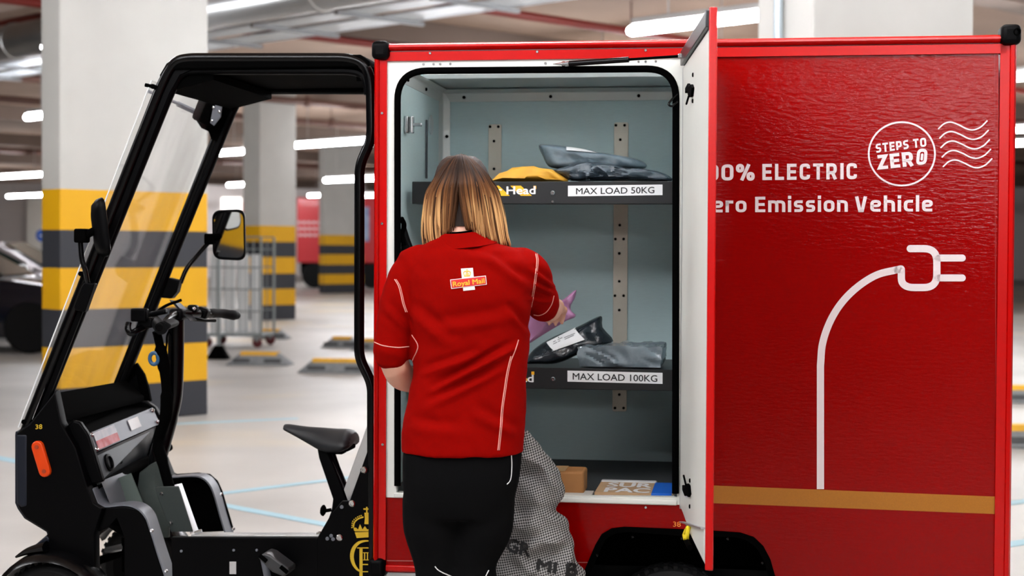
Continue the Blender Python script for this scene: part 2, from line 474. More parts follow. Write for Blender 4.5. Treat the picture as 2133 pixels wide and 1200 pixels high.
tag(pm, 'striped pillar behind the viewer, seen only in the far wing mirror', 'pillar', 'striped concrete pillars', 'structure')
# electrical conduit on the pillar behind the box
cpt = W(1622, 60, P4[1].y - 0.05); q = P4[1] + D1 * (P4[3] * 0.55) - D2 * 0.035
t = thing('conduit', 'grey metal conduit running up the pale pillar behind the red box', 'conduit', (q.x, q.y, 0))
M_COND = mat('conduit_grey', (186, 200, 208), 0.4, 0.5)
MB().cyl((0, 0, 2.3), (0, 0, 3.4), 0.024).build('pipe', M_COND, t)
mb = MB(); mb.lathe((0, 0, 3.05), (0, 0, 1), [(0.03, -0.05), (0.036, -0.04), (0.036, 0.04), (0.03, 0.05)], 14); mb.build('coupling', M_COND, t)
mb = MB(); mb.box((0, 0, 3.22), (0.10, 0.06, 0.05)); mb.build('clamp', M_COND, t, bevel=0.006)

# ---- tube lamps
M_TUBE = emit('tube_light', (250, 251, 255), LAMP)
M_HOUS = mat('lamp_housing', (170, 168, 166), 0.5, 0.2)
LZ = 3.5
def lamp(pos, length, label, z=LZ):
    a = Vector((pos[0], pos[1], 0)); d = -D1
    t = thing('tube_lamp', label, 'ceiling lamp', (a.x, a.y, z), 0, 'fluorescent lamps under the ceiling')
    MB().tube([d * 0.0, d * length], 0.05, 12, ends=True).build('diffuser', M_TUBE, t)
    mb = MB(); Mx = Matrix.Rotation(math.atan2(d.y, d.x), 3, 'Z'); mb.box(d * length / 2 + Vector((0, 0, 0.085)), (length * 0.98, 0.10, 0.06), Mx)
    mb.build('housing', M_HOUS, t, bevel=0.008)
    for f in (0.15, 0.85):
        MB().cyl(d * (length * f) + Vector((0, 0, 0.11)), d * (length * f) + Vector((0, 0, CEIL - z)), 0.008, 6).build('hanger', M_HOUS, t)
    return t
lamp((-5.0, 17.0, 0), 1.4, 'tube lamp added out of sight behind the wide pillar to light the roll cage')  # unseen lamp added to brighten the roll cage and mid-distance pillar
def lamp_px(px, py, length, label, right=False, z=LZ):
    D = (z - CAM_H) / ((520 - py) / FPX); p = W(px, py, D); p.z = 0
    if right: p = p + D1 * length
    return lamp(p, length, label, z)
lamp_px(1316, 63, 3.0, 'tube lamp above the open door, beside the pale pillar')
lamp_px(612, 304, 3.0, 'tube lamp seen through the cab between striped pillar and red frame')
lamp_px(508, 317, 2.4, 'tube lamp left of the mid-distance pillar, higher of two there', True)
lamp_px(476, 387, 3.0, 'far tube lamp left of the mid-distance pillar, lower of two there')
lamp_px(678, 376, 3.0, 'far tube lamp above the farthest striped pillar', z=3.1)
lamp_px(644, 408, 3.0, 'distant tube lamp over the red trailer, beside the mid-distance pillar')
lamp_px(56, 248, 3.0, 'short visible tube lamp left of the wide pillar, upper one')
lamp_px(94, 366, 4.0, 'long tube lamp left of the wide pillar, lower one', True)
lamp_px(2113, 155, 3.0, 'tube lamp at the right edge beside the box corner, upper one')
lamp_px(2110, 264, 3.0, 'tube lamp at the right edge beside the box, lower one')
lamp_px(745, 408, 3.0, 'distant tube lamp behind the black cab post')
# rows go on past the view; many lamps added to light pillars, walls, panel
for (x, y) in ((-3.6, 1.4), (0.2, 3.4), (-0.6, 6.6), (4.6, 1.2), (-6.6, 6.2), (7.5, 5.0), (-4.6, 9.8), (3.2, 8.4), (-1.0, 13.0), (6.5, 13.5), (9.0, 21.0), (1.0, 24.0), (2.2, 19.6), (-3.0, 38.0), (-2.1, 27.0), (-3.5, 45.0), (0.5, 36.0), (-2.6, 3.6), (-0.5, -7.3), (0.5, -10.0), (1.2, -14.0), (-10.5, 39), (-15.5, 58), (-19.5, 72), (-20.5, 76.5), (-18, 77), (-21, 66), (5, 50), (11, 60), (1, 70), (18, 36), (8, 33)):
    lamp((x, y, 0), 3.0, 'extra tube lamp carrying on the rows, added to light vehicle, pillars and walls')

# ---- services under the ceiling
M_DUCT = mat('duct_metal', (206, 208, 208), 0.34, 0.85, var=0.10, vscale=2.0, bump=0.15, bscale=3)
M_PIPE = mat('sprinkler_pipe', (126, 34, 24), 0.5)
M_PIPE2 = mat('brown_pipe', (96, 66, 56), 0.6)
def along(px, py, z, d, a, b):
    D = (z - CAM_H) / ((520 - py) / FPX); p = W(px, py, D); p.z = z
    return p + d * a, p + d * b
p0, p1 = along(425, 22, 3.95, D1, -14, 26)
t = thing('ventilation_duct', 'big round silver ventilation duct passing behind the wide pillar top', 'duct', tuple(p0))
v = p1 - p0
MB().tube([Vector((0, 0, 0)), v], 0.22, 24).build('duct_tube', M_DUCT, t)
for k in range(1, 20):
    c = v * (k / 20); mb = MB(); mb.lathe(c, v, [(0.222, -0.03), (0.235, -0.02), (0.235, 0.02), (0.222, 0.03)], 24); mb.build('duct_joint', M_DUCT, t)
p0, p1 = along(543, 93, 4.15, D1, -12, 30)
t = thing('cable_tray', 'wide silver cable tray with rungs hung above the cab roof', 'cable tray', tuple(p0))
v = p1 - p0; n2 = -D2; TW = 1.15
M_TRAY = mat('tray_metal', (226, 234, 240), 0.4, 0.2, var=0.12, vscale=3)
for k, off in enumerate((0, TW)):
    mb = MB(); mb.prism([n2 * off, n2 * off + v, n2 * (off + 0.03) + v, n2 * (off + 0.03)], (0, 0, 0.10)); mb.build('side_rail', M_TRAY, t)
mb = MB(); mb.prism([n2 * 0.1, n2 * 0.1 + v, n2 * 0.55 + v, n2 * 0.55], (0, 0, 0.02)); mb.build('tray_floor', M_TRAY, t)
mb = MB(); mb.prism([n2 * 0.75, n2 * 0.75 + v, n2 * 1.1 + v, n2 * 1.1], (0, 0, 0.02)); mb.build('tray_floor', M_TRAY, t)
nr = 26
for k in range(nr):
    c = v * ((k + 0.5) / nr); mb = MB(); e = v.normalized() * 0.03
    mb.prism([c - e - n2 * 0.1, c + e - n2 * 0.1, c + e + n2 * (TW + 0.1), c - e + n2 * (TW + 0.1)], (0, 0, -0.05)); mb.build('rung', mat('rung_grey', (150, 152, 154), 0.5, 0.3), t)
    if k % 4 == 0: MB().cyl(c, c + Vector((0, 0, CEIL - 4.15)), 0.012, 6).build('hanger', M_HOUS, t)
def pipe(px, py, z, d, a, b, r, m, label, cat='pipe'):
    p0, p1 = along(px, py, z, d, a, b)
    t = thing('ceiling_pipe', label, cat, tuple(p0)); v = p1 - p0
    MB().tube([Vector((0, 0, 0)), v], r, 12).build('pipe_run', m, t)
    for k in range(1, 8):
        c = v * (k / 8); MB().cyl(c, c + Vector((0, 0, CEIL - z)), 0.012, 6).build('hanger', M_PIPE2, t)
        mb = MB(); mb.lathe(c, v, [(r * 1.05, -0.05), (r * 1.5, -0.04), (r * 1.5, 0.04), (r * 1.05, 0.05)], 12); mb.build('coupling', m, t)
pipe(1150, 41, 4.25, D2, -8, 30, 0.055, M_PIPE, 'red-brown pipe slanting down above the cargo box roof')
pipe(700, 84, 4.25, D2, -6, 30, 0.055, M_PIPE, 'red-brown pipe ending its visible run at the box corner, above the cab')
pipe(640, 214, 4.2, D2, -10, 30, 0.07, M_PIPE2, 'brown pipe crossing the head of the mid-distance pillar')
pipe(690, 258, 4.2, D2, -10, 30, 0.07, M_PIPE2, 'brown pipe just above the lamp seen through the cab')
pipe(40, 55, 4.3, D1, -6, 30, 0.10, M_PIPE, 'thick dark red pipe at the top left corner above the duct')
pipe(40, 318, 4.2, D2, -16, 30, 0.09, M_PIPE2, 'dark pipe between the two lamps left of the wide pillar')

# ---- floor markings
M_BLUE = mat('blue_line', (158, 196, 210), 0.6, var=0.08, vscale=3)
def floor_line(pa, pb, w, label):
    a = GR(*pa); b = GR(*pb); d = (b - a).normalized(); n = Vector((-d.y, d.x, 0)) * w / 2
    mb = MB(); mb.prism([a - n, b - n, b + n, a + n], (0, 0, 0.003))
    tag(mb.build('parking_line', M_BLUE, smooth=0), label, 'floor marking', 'pale blue parking lines', 'structure')
floor_line((400, 1036), (900, 974), 0.075, 'pale blue line on the floor, the upper of two seen under the saddle')
floor_line((430, 1046), (840, 1124), 0.075, 'pale blue line on the floor, the lower of two seen under the saddle')
floor_line((-60, 944), (60, 966), 0.10, 'pale blue line on the floor left of the black nose')
floor_line((300, 886), (620, 872), 0.09, 'faint blue line at the foot of the wide pillar')
floor_line((2000, 1062), (2200, 1036), 0.09, 'pale blue line on the floor right of the box, upper one')
floor_line((2000, 1150), (2200, 1120), 0.09, 'pale blue line on the floor right of the box, lower one')

# ---- wheel stops
M_STOP = mat('recycled_rubber', (138, 142, 144), 0.8, var=0.2, vscale=14, bump=0.3, bscale=40)
M_STOPY = mat('stop_yellow', (238, 180, 40), 0.6, var=0.15, vscale=10)
def wheel_stop(px, py, length, rz, label):
    p = GR(px, py)
    t = thing('wheel_stop', label, 'wheel stop', (p.x, p.y, 0), R(rz), 'rubber wheel stops on the parking bays')
    h = 0.15; L2 = length / 2
    mb = MB(); prof = [(-0.15, 0), (-0.15, 0.02), (-0.06, h), (0.06, h), (0.15, 0.02), (0.15, 0)]
    rs = []
    for x, k in ((-L2, 0.0), (-L2 + 0.16, 1.0), (L2 - 0.16, 1.0), (L2, 0.0)):
        rs.append([Vector((x, y, z if k else min(z, 0.012))) for y, z in prof])
    mb.rings(rs); mb.build('rubber_body', M_STOP, t, smooth=20, bevel=0.006)
    mb = MB(); mb.rings([[Vector((x, y, z)) for y, z in ((-0.086, h - 0.036), (-0.06, h + 0.004), (0.06, h + 0.004), (0.086, h - 0.036), (0.055, h - 0.03), (-0.055, h - 0.03))] for x in (-L2 + 0.15, L2 - 0.15)]); mb.build('yellow_strip', M_STOPY, t, smooth=0)
    for sx in (-1, 1):
        mb = MB(); mb.prism([(sx * L2 * 0.5 - 0.1, -0.140, 0.036), (sx * L2 * 0.5 + 0.1, -0.140, 0.036), (sx * L2 * 0.5 + 0.1, -0.118, 0.074), (sx * L2 * 0.5 - 0.1, -0.118, 0.074)], (0, -0.004, 0.003)); mb.build('reflector_inset', mat('stop_inset', (70, 72, 74), 0.7), t, smooth=0)
    return t
wheel_stop(542, 760, 0.74, -8, 'wheel stop behind the saddle, left of the front pair')
wheel_stop(704, 776, 0.84, -8, 'wheel stop just left of the black cab post, nearest of all')
wheel_stop(566, 706, 0.55, -8, 'small far wheel stop beside the roll cage foot')
wheel_stop(714, 724, 0.56, -8, 'far wheel stop by the cab post, left of two end to end')
wheel_stop(782, 729, 0.62, -8, 'far wheel stop by the cab post, right of two end to end')
wheel_stop(2164, 838, 0.9, -4, 'wheel stop at the right edge beyond the box, farther one')
wheel_stop(2166, 930, 0.9, -4, 'wheel stop at the right edge beyond the box, nearer one')

# ---- cars on the left
def car(x_front, depth, m_body, label, wheel_r=0.34):
    """car facing right; local x forward, y away, z up; x_front = world X of the nose"""
    t = thing('car', label, 'car', (x_front, depth, 0))
    prof = [(-4.35, 0.35), (-4.4, 0.62), (-4.25, 0.92), (-3.9, 0.98), (-1.35, 0.98), (-0.55, 0.86), (-0.12, 0.72), (0, 0.55), (-0.02, 0.30), (-0.1, 0.2), (-4.25, 0.2)]
    def section(y, inset, lift=0.0):
        cx = -2.2
        return [Vector(((x - cx) * (1 - inset * 0.4) + cx, y, z - (inset * 0.10 if z > 0.6 else 0))) for x, z in prof]
    mb = MB(); mb.rings([section(0, 0.22), section(0.04, 0.06), section(0.18, 0), section(1.62, 0), section(1.76, 0.06), section(1.8, 0.22)])
    body = mb.build('car_body', m_body, t, bevel=0.02, smooth=50, seg=2)
    cab = [(-3.95, 0.95), (-3.35, 1.36), (-2.7, 1.45), (-2.1, 1.43), (-1.25, 0.96)]
    cabt = lambda y, f: [Vector((x * 1.0 + (-2.6 - x) * f * (z - 0.95) * 0.2, y + (0.9 - y) * 0.30 * (z - 0.95) / 0.5, z)) for x, z in cab]
    mb = MB(); mb.rings([cabt(0.06, 1), cabt(0.9, 0), cabt(1.74, 1)]); mb.build('car_cabin', m_body, t, smooth=50, bevel=0.03)
    gl = mat('car_glass', (40, 58, 54), 0.08, spec=0.8)
    for sy, y0 in ((0, 0.06), (1, 1.74)):
        for w_ in ([(-3.7, 1.02), (-3.2, 1.30), (-2.72, 1.37), (-2.66, 1.02)], [(-2.6, 1.02), (-2.64, 1.37), (-2.16, 1.355), (-1.45, 1.02)]):
            mb = MB(); pts = [Vector((x, y0 + (0.9 - y0) * 0.30 * (z - 0.95) / 0.5 + (-0.006 if sy == 0 else 0.006), z)) for x, z in w_]
            mb.prism(pts, (0, 0.01 if sy == 0 else -0.01, 0)); mb.build('side_window', gl, t, smooth=0)
    mb = MB(); ws = [(-1.27, 0.22, 0.99), (-1.27, 1.58, 0.99), (-2.06, 1.40, 1.425), (-2.06, 0.40, 1.425)]
    mb.prism([Vector(p) + Vector((0.02, 0, 0.012)) for p in ws], (-0.01, 0, -0.01)); mb.build('windscreen', gl, t, smooth=0)
    for y0, sgn in ((-0.14, -1), (1.94, 1)):
        mb = MB(); mb.ball((-1.55, y0, 1.05), (0.09, 0.12, 0.075)); mb.build('wing_mirror', m_body, t)
        mb = MB(); mb.ball((-0.16, 0.9 + sgn * 0.68, 0.63), (0.15, 0.14, 0.07)); mb.build('headlamp', mat('headlamp_glass', (236, 240, 245), 0.1, 0.4), t)
    for x in (-0.85, -3.5):
        for y, s in ((-0.012, 1), (1.812, -1)):
            tb = MB(); r = wheel_r
            tb.lathe((x, y, r), (0, s, 0), [(r * 0.62, 0.0), (r * 0.9, -0.008), (r, 0.03), (r, 0.18), (r * 0.9, 0.21), (r * 0.62, 0.2)], 28)
            wh = tb.build('wheel', M_RUBBER, t)
            rb = MB(); rb.lathe((x, y, r), (0, s, 0), [(0.02, 0.03), (r * 0.2, 0.02), (r * 0.22, 0.06), (r * 0.6, 0.09), (r * 0.63, 0.005), (r * 0.66, 0.005), (r * 0.66, 0.14), (0.02, 0.14)], 28)
            for a in range(5):
                an = a * 2 * math.pi / 5; d = Vector((math.cos(an), 0, math.sin(an))); e = Vector((-math.sin(an), 0, math.cos(an))) * 0.03
                c = Vector((x, y + s * 0.012, r))
                rb.prism([c + d * 0.05 - e, c + d * r * 0.62 - e * 1.4, c + d * r * 0.62 + e * 1.4, c + d * 0.05 + e], (0, s * 0.05, 0))
            rb.build('alloy_rim', mat('alloy', (44, 50, 62), 0.3, 0.6), wh)
    return t
M_CARD = mat('navy_paint', (10, 16, 30), 0.14, coat=0.8)
M_CARS = mat('silver_paint', (196, 192, 196), 0.3, 0.3, coat=0.5)
def xw(px, D): return (px - CX) / FPX * D
car(xw(199, 20.2), 20.2, M_CARD, 'dark navy car at the left edge, front wheel facing right')
car(xw(282, 23.2), 23.2, M_CARS, 'silver car behind the dark navy car at the left edge')

# ---- roll cage trolley
RC = GR(484, 724)
t = thing('roll_cage', 'grey wire roll cage with white panels beside the wide pillar', 'roll cage', (RC.x, RC.y, 0), R(-6))
M_CAGE = mat('cage_steel', (138, 146, 146), 0.5, 0.4)
wd_, dp_, ht_ = 0.80, 0.70, 1.52
for sx in (-1, 1):
    for y in (0, dp_):
        MB().cyl((sx * wd_ / 2, y, 0.16), (sx * wd_ / 2, y, ht_), 0.018, 8).build('upright', M_CAGE, t)
        mb = MB(); mb.lathe((sx * (wd_ / 2 - 0.05), y, 0.07), (0, 1, 0), [(0.03, -0.02), (0.065, -0.02), (0.07, 0), (0.065, 0.02), (0.03, 0.02)], 16); cs = mb.build('castor', mat('castor_red', (96, 30, 34), 0.6), t)
        mb = MB(); mb.box((sx * (wd_ / 2 - 0.05), y, 0.12), (0.05, 0.06, 0.06)); mb.build('castor_fork', M_CAGE, cs)
mb = MB(); mb.box((0, dp_ / 2, 0.17), (wd_, dp_, 0.035)); mb.build('base_platform', M_CAGE, t)
for y, sgn in ((0, -1), (dp_, 1)):
    mb = MB()
    for k in range(7):
        x = -wd_ / 2 + wd_ * (k + 1) / 8; mb.cyl((x, y, 0.19), (x, y, ht_ - 0.05), 0.006, 6)
    for z in (0.5, 0.8, 1.1, 1.35, ht_): mb.cyl((-wd_ / 2, y, z), (wd_ / 2, y, z), 0.010, 6)
    mb.build('wire_side', M_CAGE, t)
M_CAGEW = mat('white_sheet', (246, 249, 249), 0.6, var=0.04, vscale=4)
for k in range(4):
    mb = MB(); x = -wd_ / 2 + 0.03 + k * 0.19; mb.box((x + 0.085, 0.10 + 0.1, 0.74), (0.165, 0.02, 1.08)); mb.build('white_panel', M_CAGEW, t, bevel=0.01)
# barrier foot beside it
p = GR(455, 748); t = thing('barrier_post', 'slim post on a black wedge foot at the pillar edge', 'barrier post', (p.x, p.y, 0))
mb = MB(); mb.rings([[(-.14, -.12, 0), (.14, -.12, 0), (.14, .12, 0), (-.14, .12, 0)], [(-.045, -.05, .17), (.045, -.05, .17), (.045, .05, .17), (-.045, .05, .17)]]); mb.build('foot', M_MATT, t, bevel=0.01)
MB().cyl((0, 0, 0.16), (0, 0, 1.5), 0.022, 10).build('post', M_CAGE, t)

# ---- red trailer far away
TD = 55.0
t = thing('trailer', 'red box trailer parked at the far wall behind the farthest pillar', 'trailer', (xw(618, TD), TD, 0))
M_TRL = mat('trailer_red', (196, 36, 44), 0.45, coat=0.2)
tw = (800 - 618) / FPX * TD; z0 = CAM_H + (520 - 548) / FPX * TD; z1 = CAM_H + (520 - 412) / FPX * TD
mb = MB(); mb.box((tw / 2, 1.2, (z0 + z1) / 2), (tw, 2.4, z1 - z0)); mb.build('trailer_box', M_TRL, t, bevel=0.04)
mb = MB(); mb.box((tw / 2, 1.2, z0 - 0.2), (tw * 0.94, 1.8, 0.4)); mb.build('underframe', M_MATT, t)
for x in (tw * 0.2, tw * 0.42, tw * 0.86):
    for y, s in ((0.05, 1), (2.35, -1)):
        mb = MB(); mb.lathe((x, y, 0.45), (0, s, 0), [(0.2, 0), (0.42, 0), (0.45, 0.04), (0.45, 0.25), (0.2, 0.25)], 20); mb.build('wheel', M_RUBBER, t)
for k, (a_, b_) in enumerate(((0.02, 0.72), (0.02, 0.80), (0.02, 0.62))):
    mb = MB(); zz = CAM_H + (520 - (464 + k * 13)) / FPX * TD
    for q in range(5): mb.box((0.08 + q * 0.17 + 0.02 * k, -0.004, zz), (0.12, 0.008, 0.09))
    mb.build('lettering_row', mat('trailer_white', (224, 196, 198), 0.6), t, smooth=0)
mb = MB(); mb.box(((762 - 618) / FPX * TD, -0.006, CAM_H + (520 - 467) / FPX * TD), (0.22, 0.012, 1.2)); mb.build('notice_board', mat('notice', (176, 190, 214), 0.5, rgb2=(96, 110, 170), vscale=3), t, smooth=0)
# far wall things
def wall_panel(px0, px1, py0, py1, D, name, m, label, cat, th=0.06):
    a = W(px0, py0, D); b = W(px1, py1, D); mb = MB(); c = (a + b) / 2
    mb.box((0, 0, 0), (abs(b.x - a.x), th, abs(a.z - b.z))); o = mb.build(name, m, bevel=0.01); o.location = c
    return tag(o, label, cat)
wall_panel(56, 200, 400, 576, 79.6, 'lit_wall_panel', mat('lit_wall_panel', (246, 246, 240), 0.7), 'whiter panel coloured as the brightly lit wall left of the wide pillar', 'wall panel')  # panel whiter than the wall, colouring in its brightly lit stretch
o = wall_panel(462, 503, 412, 440, 79.96, 'light_box', emit('light_box', (255, 252, 248), 2.0), 'bright white light box above the round-cornered mirror', 'light box')
wall_panel(505, 531, 420, 462, 79.7, 'red_cabinet', mat('cabinet_red', (200, 30, 40), 0.5), 'small red cabinet beside the white light box', 'cabinet')
wall_panel(505, 531, 462, 576, 79.7, 'dark_cabinet', mat('cabinet_dark', (70, 76, 92), 0.6), 'dark grey cabinet below the small red one', 'cabinet')
c = W(88, 491, 30)
t = thing('parking_sign', 'round blue sign on a slim post left of the wide pillar', 'sign', (c.x, c.y, 0))
mb = MB(); mb.lathe((0, 0, c.z), (0, -1, 0), [(0.01, 0), (0.11, 0), (0.12, 0.008), (0.11, 0.016), (0.01, 0.016)], 24); mb.build('sign_disc', mat('sign_blue', (60, 110, 214), 0.5), t)
mb = MB(); mb.box((0, -0.018, c.z), (0.10, 0.004, 0.03)); mb.build('white_arrow', M_LABEL, t)
MB().cyl((0, 0.02, 0), (0, 0.02, c.z), 0.02, 8).build('post', M_CAGE, t)
wall_panel(40, 120, 534, 614, 46, 'barrier_board', mat('rail_orange', (226, 160, 60), 0.6), 'orange-yellow barrier behind the silver car roof', 'barrier')
# ------------------------------------------------------------------ the cargo vehicle
vh = thing('cargo_vehicle', 'red and black electric cargo vehicle with open cab and box door swung open', 'cargo vehicle', tuple(VORG), VANG)
def P(mb, name, m, parent=None, **k): return mb.build(name, m, vh if parent is None else parent, **k)
def lx(px, py=600, y=0.0): return L(px, py, y).x
def lz(px, py, y=0.0): return L(px, py, y).z
XL, XR = lx(779), lx(2112)
XH = lx(1424)                      # hinge line
ZT = lz(1066, 87); ZB = lz(1000, 1192)
DEP = 0.93                         # box depth
PX = lambda y=0.0: (lambda X, Y: L(X, Y, y))
def translucent(name, rgb, k):
    m = bpy.data.materials.new(name); m.use_nodes = True; nt = m.node_tree; nt.nodes.clear()
    out = nt.nodes.new('ShaderNodeOutputMaterial'); d = nt.nodes.new('ShaderNodeBsdfDiffuse'); t_ = nt.nodes.new('ShaderNodeBsdfTranslucent'); mx = nt.nodes.new('ShaderNodeMixShader')
    d.inputs[0].default_value = t_.inputs[0].default_value = (*lin(rgb), 1); mx.inputs[0].default_value = k
    nt.links.new(d.outputs[0], mx.inputs[1]); nt.links.new(t_.outputs[0], mx.inputs[2]); nt.links.new(mx.outputs[0], out.inputs[0]); return m
M_ROOF = translucent('added_skylight_sheet', (244, 249, 250), 0.92)
# ---- side panels
mb = fill2d([[(1424, 90), (2080, 72), (2080, 1224), (1611, 1199), (1603, 1168), (1588, 1140), (1568, 1121), (1540, 1112), (1500, 1109), (1424, 1106)]], PX(0.0), (0, 0.022, 0))
side = P(mb, 'side_panel', M_RED, smooth=0)
mb = fill2d([[(800, 1034), (1432, 1048), (1432, 1106), (1400, 1104), (1300, 1100), (1272, 1103), (1252, 1116), (1240, 1136), (1216, 1197), (800, 1192)]], PX(0.001), (0, 0.022, 0))
skirt = P(mb, 'lower_panel', M_RED, smooth=0)
mb = MB(); stroke(mb, [(806, 1168), (1228, 1172)], 2.0, PX(-0.001)); P(mb, 'seam', mat('seam_line', (170, 90, 84), 0.5), skirt, smooth=0)
# back, ends, roof, floor of the box
XLi, XRi = XL + 0.03, XR - 0.03
def slab(name, x0, x1, y0, y1, z0, z1, m, parent=None, bevel=0.002):
    mb = MB(); mb.box(((x0 + x1) / 2, (y0 + y1) / 2, (z0 + z1) / 2), (x1 - x0, y1 - y0, z1 - z0)); return P(mb, name, m, parent, bevel=bevel)
ZF = lz(1150, 1040)                # box floor
two = [M_INNER, M_RED]
slab('back_wall', XL + .02, XR - .02, DEP, DEP + 0.02, ZF - .02, ZT - 0.02, M_INNER)
slab('back_skin', XL + .01, XR - .01, DEP + 0.021, DEP + 0.035, ZB + .02, ZT - 0.02, M_RED)
slab('end_wall', XL + .012, XL + 0.03, 0.025, DEP, ZB + .02, ZT - 0.02, M_INNER)
slab('end_wall', XR - .03, XR - 0.012, 0.025, DEP, ZB + .02, ZT - 0.02, M_INNER)
slab('end_skin', XL, XL + 0.011, 0.02, DEP + .03, ZB + .02, ZT - 0.02, M_RED)
slab('end_skin', XR - .011, XR, 0.02, DEP + .03, ZB + .02, ZT - 0.02, M_RED)
M_RGREY = mat('roof_grey', (196, 203, 203), 0.5)
slab('box_roof', XL + .012, XR - .012, 0.0, 0.03, ZT - 0.045, ZT - 0.012, M_RGREY)
slab('box_roof', XL + .012, XR - .012, 0.60, DEP + .03, ZT - 0.045, ZT - 0.012, M_RGREY)
slab('added_skylight', XL + .012, XR - .012, 0.03, 0.60, ZT - 0.030, ZT - 0.018, M_ROOF)  # unseen translucent strip added to let lamp light into the upper compartment
slab('box_floor', XL + .03, XR - .03, 0.022, DEP, ZF - 0.03, ZF, mat('floor_mat_grey', (58, 62, 64), 0.7))
slab('partition', XH + 0.02, XH + 0.035, 0.024, DEP, ZF, ZT - 0.05, M_INNER)
# ---- aluminium frame painted red
def rail(name, x0, x1, z0, z1, up=True):
    prof = [(0.002, z0), (-0.010, z0), (-0.010, z0 + (z1 - z0) * 0.50)]
    for k in range(7):
        a = -math.pi / 2 + math.pi * k / 6 * 0.92
        prof.append((0.006 - 0.028 * math.cos(a), z1 - (z1 - z0) * 0.22 + (z1 - z0) * 0.22 * math.sin(a)))
    prof += [(0.03, z1), (0.03, z0)]
    mb = MB(); mb.rings([[Vector((x, a, b)) for a, b in prof] for x in (x0, x1)]); return P(mb, name, M_REDFRAME, smooth=30)
topr = rail('top_rail', XL + .03, XR - .03, lz(806, 128), ZT)
def post(name, x0, x1, z0, z1, outer_left):
    s = 1 if outer_left else -1; xo = x0 if outer_left else x1; wd = (x1 - x0)
    prof = [(xo + s * wd, 0.002), (xo + s * wd, -0.010), (xo + s * wd * 0.42, -0.010)]
    for k in range(7):
        a = math.pi / 2 - math.pi / 2 * k / 6
        prof.append((xo + s * wd * 0.36 * (1 - math.cos(math.pi / 2 - a)), -0.020 + 0.02 * (1 - math.sin(a))))
    prof = [(xo + s * wd, 0.002), (xo + s * wd, -0.010), (xo + s * wd * 0.45, -0.010), (xo + s * wd * 0.40, -0.018), (xo + s * wd * 0.2, -0.022), (xo + s * wd * 0.06, -0.012), (xo, 0.006), (xo, 0.03), (xo + s * wd, 0.03)]
    mb = MB(); mb.rings([[Vector((a, b, z)) for a, b in prof] for z in (z0, z1)]); return P(mb, name, M_REDFRAME, smooth=50)
postl = post('corner_post', XL, lx(806), ZB + .03, ZT - .03, True)
postr = post('corner_post', lx(2077), XR, ZB + .03, ZT - .03, False)
mb = MB(); mb.box(((XL + lx(1216)) / 2, 0.012, ZB + .004), (lx(1216) - XL, 0.04, 0.02)); P(mb, 'bottom_rail', M_REDFRAME, bevel=0.005)
mb = MB(); mb.box(((XR + lx(1616)) / 2, 0.012, ZB + .004), (XR - lx(1616), 0.04, 0.02)); P(mb, 'bottom_rail', M_REDFRAME, bevel=0.005)
mb = MB(); stroke(mb, [(1492, 97), (2072, 84), (2076, 1222)], 1.6, PX(-0.0008)); P(mb, 'panel_edge_line', mat('edge_line', (150, 8, 8), 0.4), side, smooth=0)
def cap(c, d, nm='corner_cap', hole=None):
    mb = MB(); mb.box(c, d); o = P(mb, nm, M_BLACK, bevel=0.016, seg=4)
    if hole:
        h = MB(); h.lathe((hole, -0.037, c[2] + 0.006), (0, -1, 0), [(0.0105, -0.004), (0.0105, 0.001), (0.0075, 0.001), (0.0075, -0.004)], 16); P(h, 'cap_hole', M_MATT, o)
    return o
cz = lz(795, 106)
cap((lx(794), 0.005, cz), (0.055, 0.075, 0.058)); cap((lx(2097), 0.005, lz(2097, 74)), (0.058, 0.078, 0.06), hole=lx(2108))
cap((lx(788), 0.010, lz(788, 1182)), (0.055, 0.07, 0.062))
cap((lx(794), DEP, cz), (0.055, 0.075, 0.058)); cap((lx(2097), DEP, cz), (0.055, 0.075, 0.058))
# ---- screws
def screw(px, py, y, parent, m=M_STEEL, r=0.0048, nm='screw'):
    c = L(px, py, y); mb = MB(); mb.lathe(c, (0, -1, 0), [(r, -0.001), (r, 0.001), (r * 0.75, 0.003), (r * 0.35, 0.003), (r * 0.3, 0.0012), (0.0004, 0.0012)], 12); return P(mb, nm, m, parent)
for p in ((896, 111), (1119, 108), (1345, 105)): screw(*p, -0.011, topr)
for p in ((796, 236), (796, 466), (797, 926)): screw(*p, -0.011, postl)
screw(1345, 1057, -0.0005, skirt)
# ---- opening surround and seal
hole = fillet([Vector((826, 1030, 0)), Vector((826, 146, 0)), Vector((1410, 142, 0)), Vector((1410, 1036, 0))], [0, 62, 62, 0], 10)
mb = fill2d([[(800, 124), (1428, 108), (1428, 1052), (800, 1036)], [(v.x, v.y) for v in hole]], PX(-0.002), (0, 0.03, 0))
sur = P(mb, 'opening_surround', M_WHITE, smooth=0)
inner = fillet([Vector((828, 1012, 0)), Vector((828, 148, 0)), Vector((1408, 143, 0)), Vector((1407, 1028, 0))], [0, 62, 62, 0], 10)
mb = MB(); mb.tube([L(v.x, v.y, -0.006) for v in inner], 0.0105, 10); seal = P(mb, 'door_seal', M_MATT)
mb = MB(); mb.box(((lx(822) + lx(1414)) / 2, 0.014, lz(1150, 1040)), (lx(1414) - lx(822), 0.045, 0.016)); P(mb, 'sill', M_WHITE, bevel=0.004)
for px in (882, 903, 917, 938, 1330, 1345, 1366): screw(px, 134 - (px - 882) * 0.012, -0.003, sur, r=0.004)
screw(1136, 132, -0.003, sur, r=0.0045)
# lips behind the opening (inside faces of the surround)
mb = MB(); mb.tube([L(v.x, v.y, 0.022) for v in hole], 0.008, 8); P(mb, 'opening_lip', mat('lip_grey', (70, 74, 78), 0.6), sur)
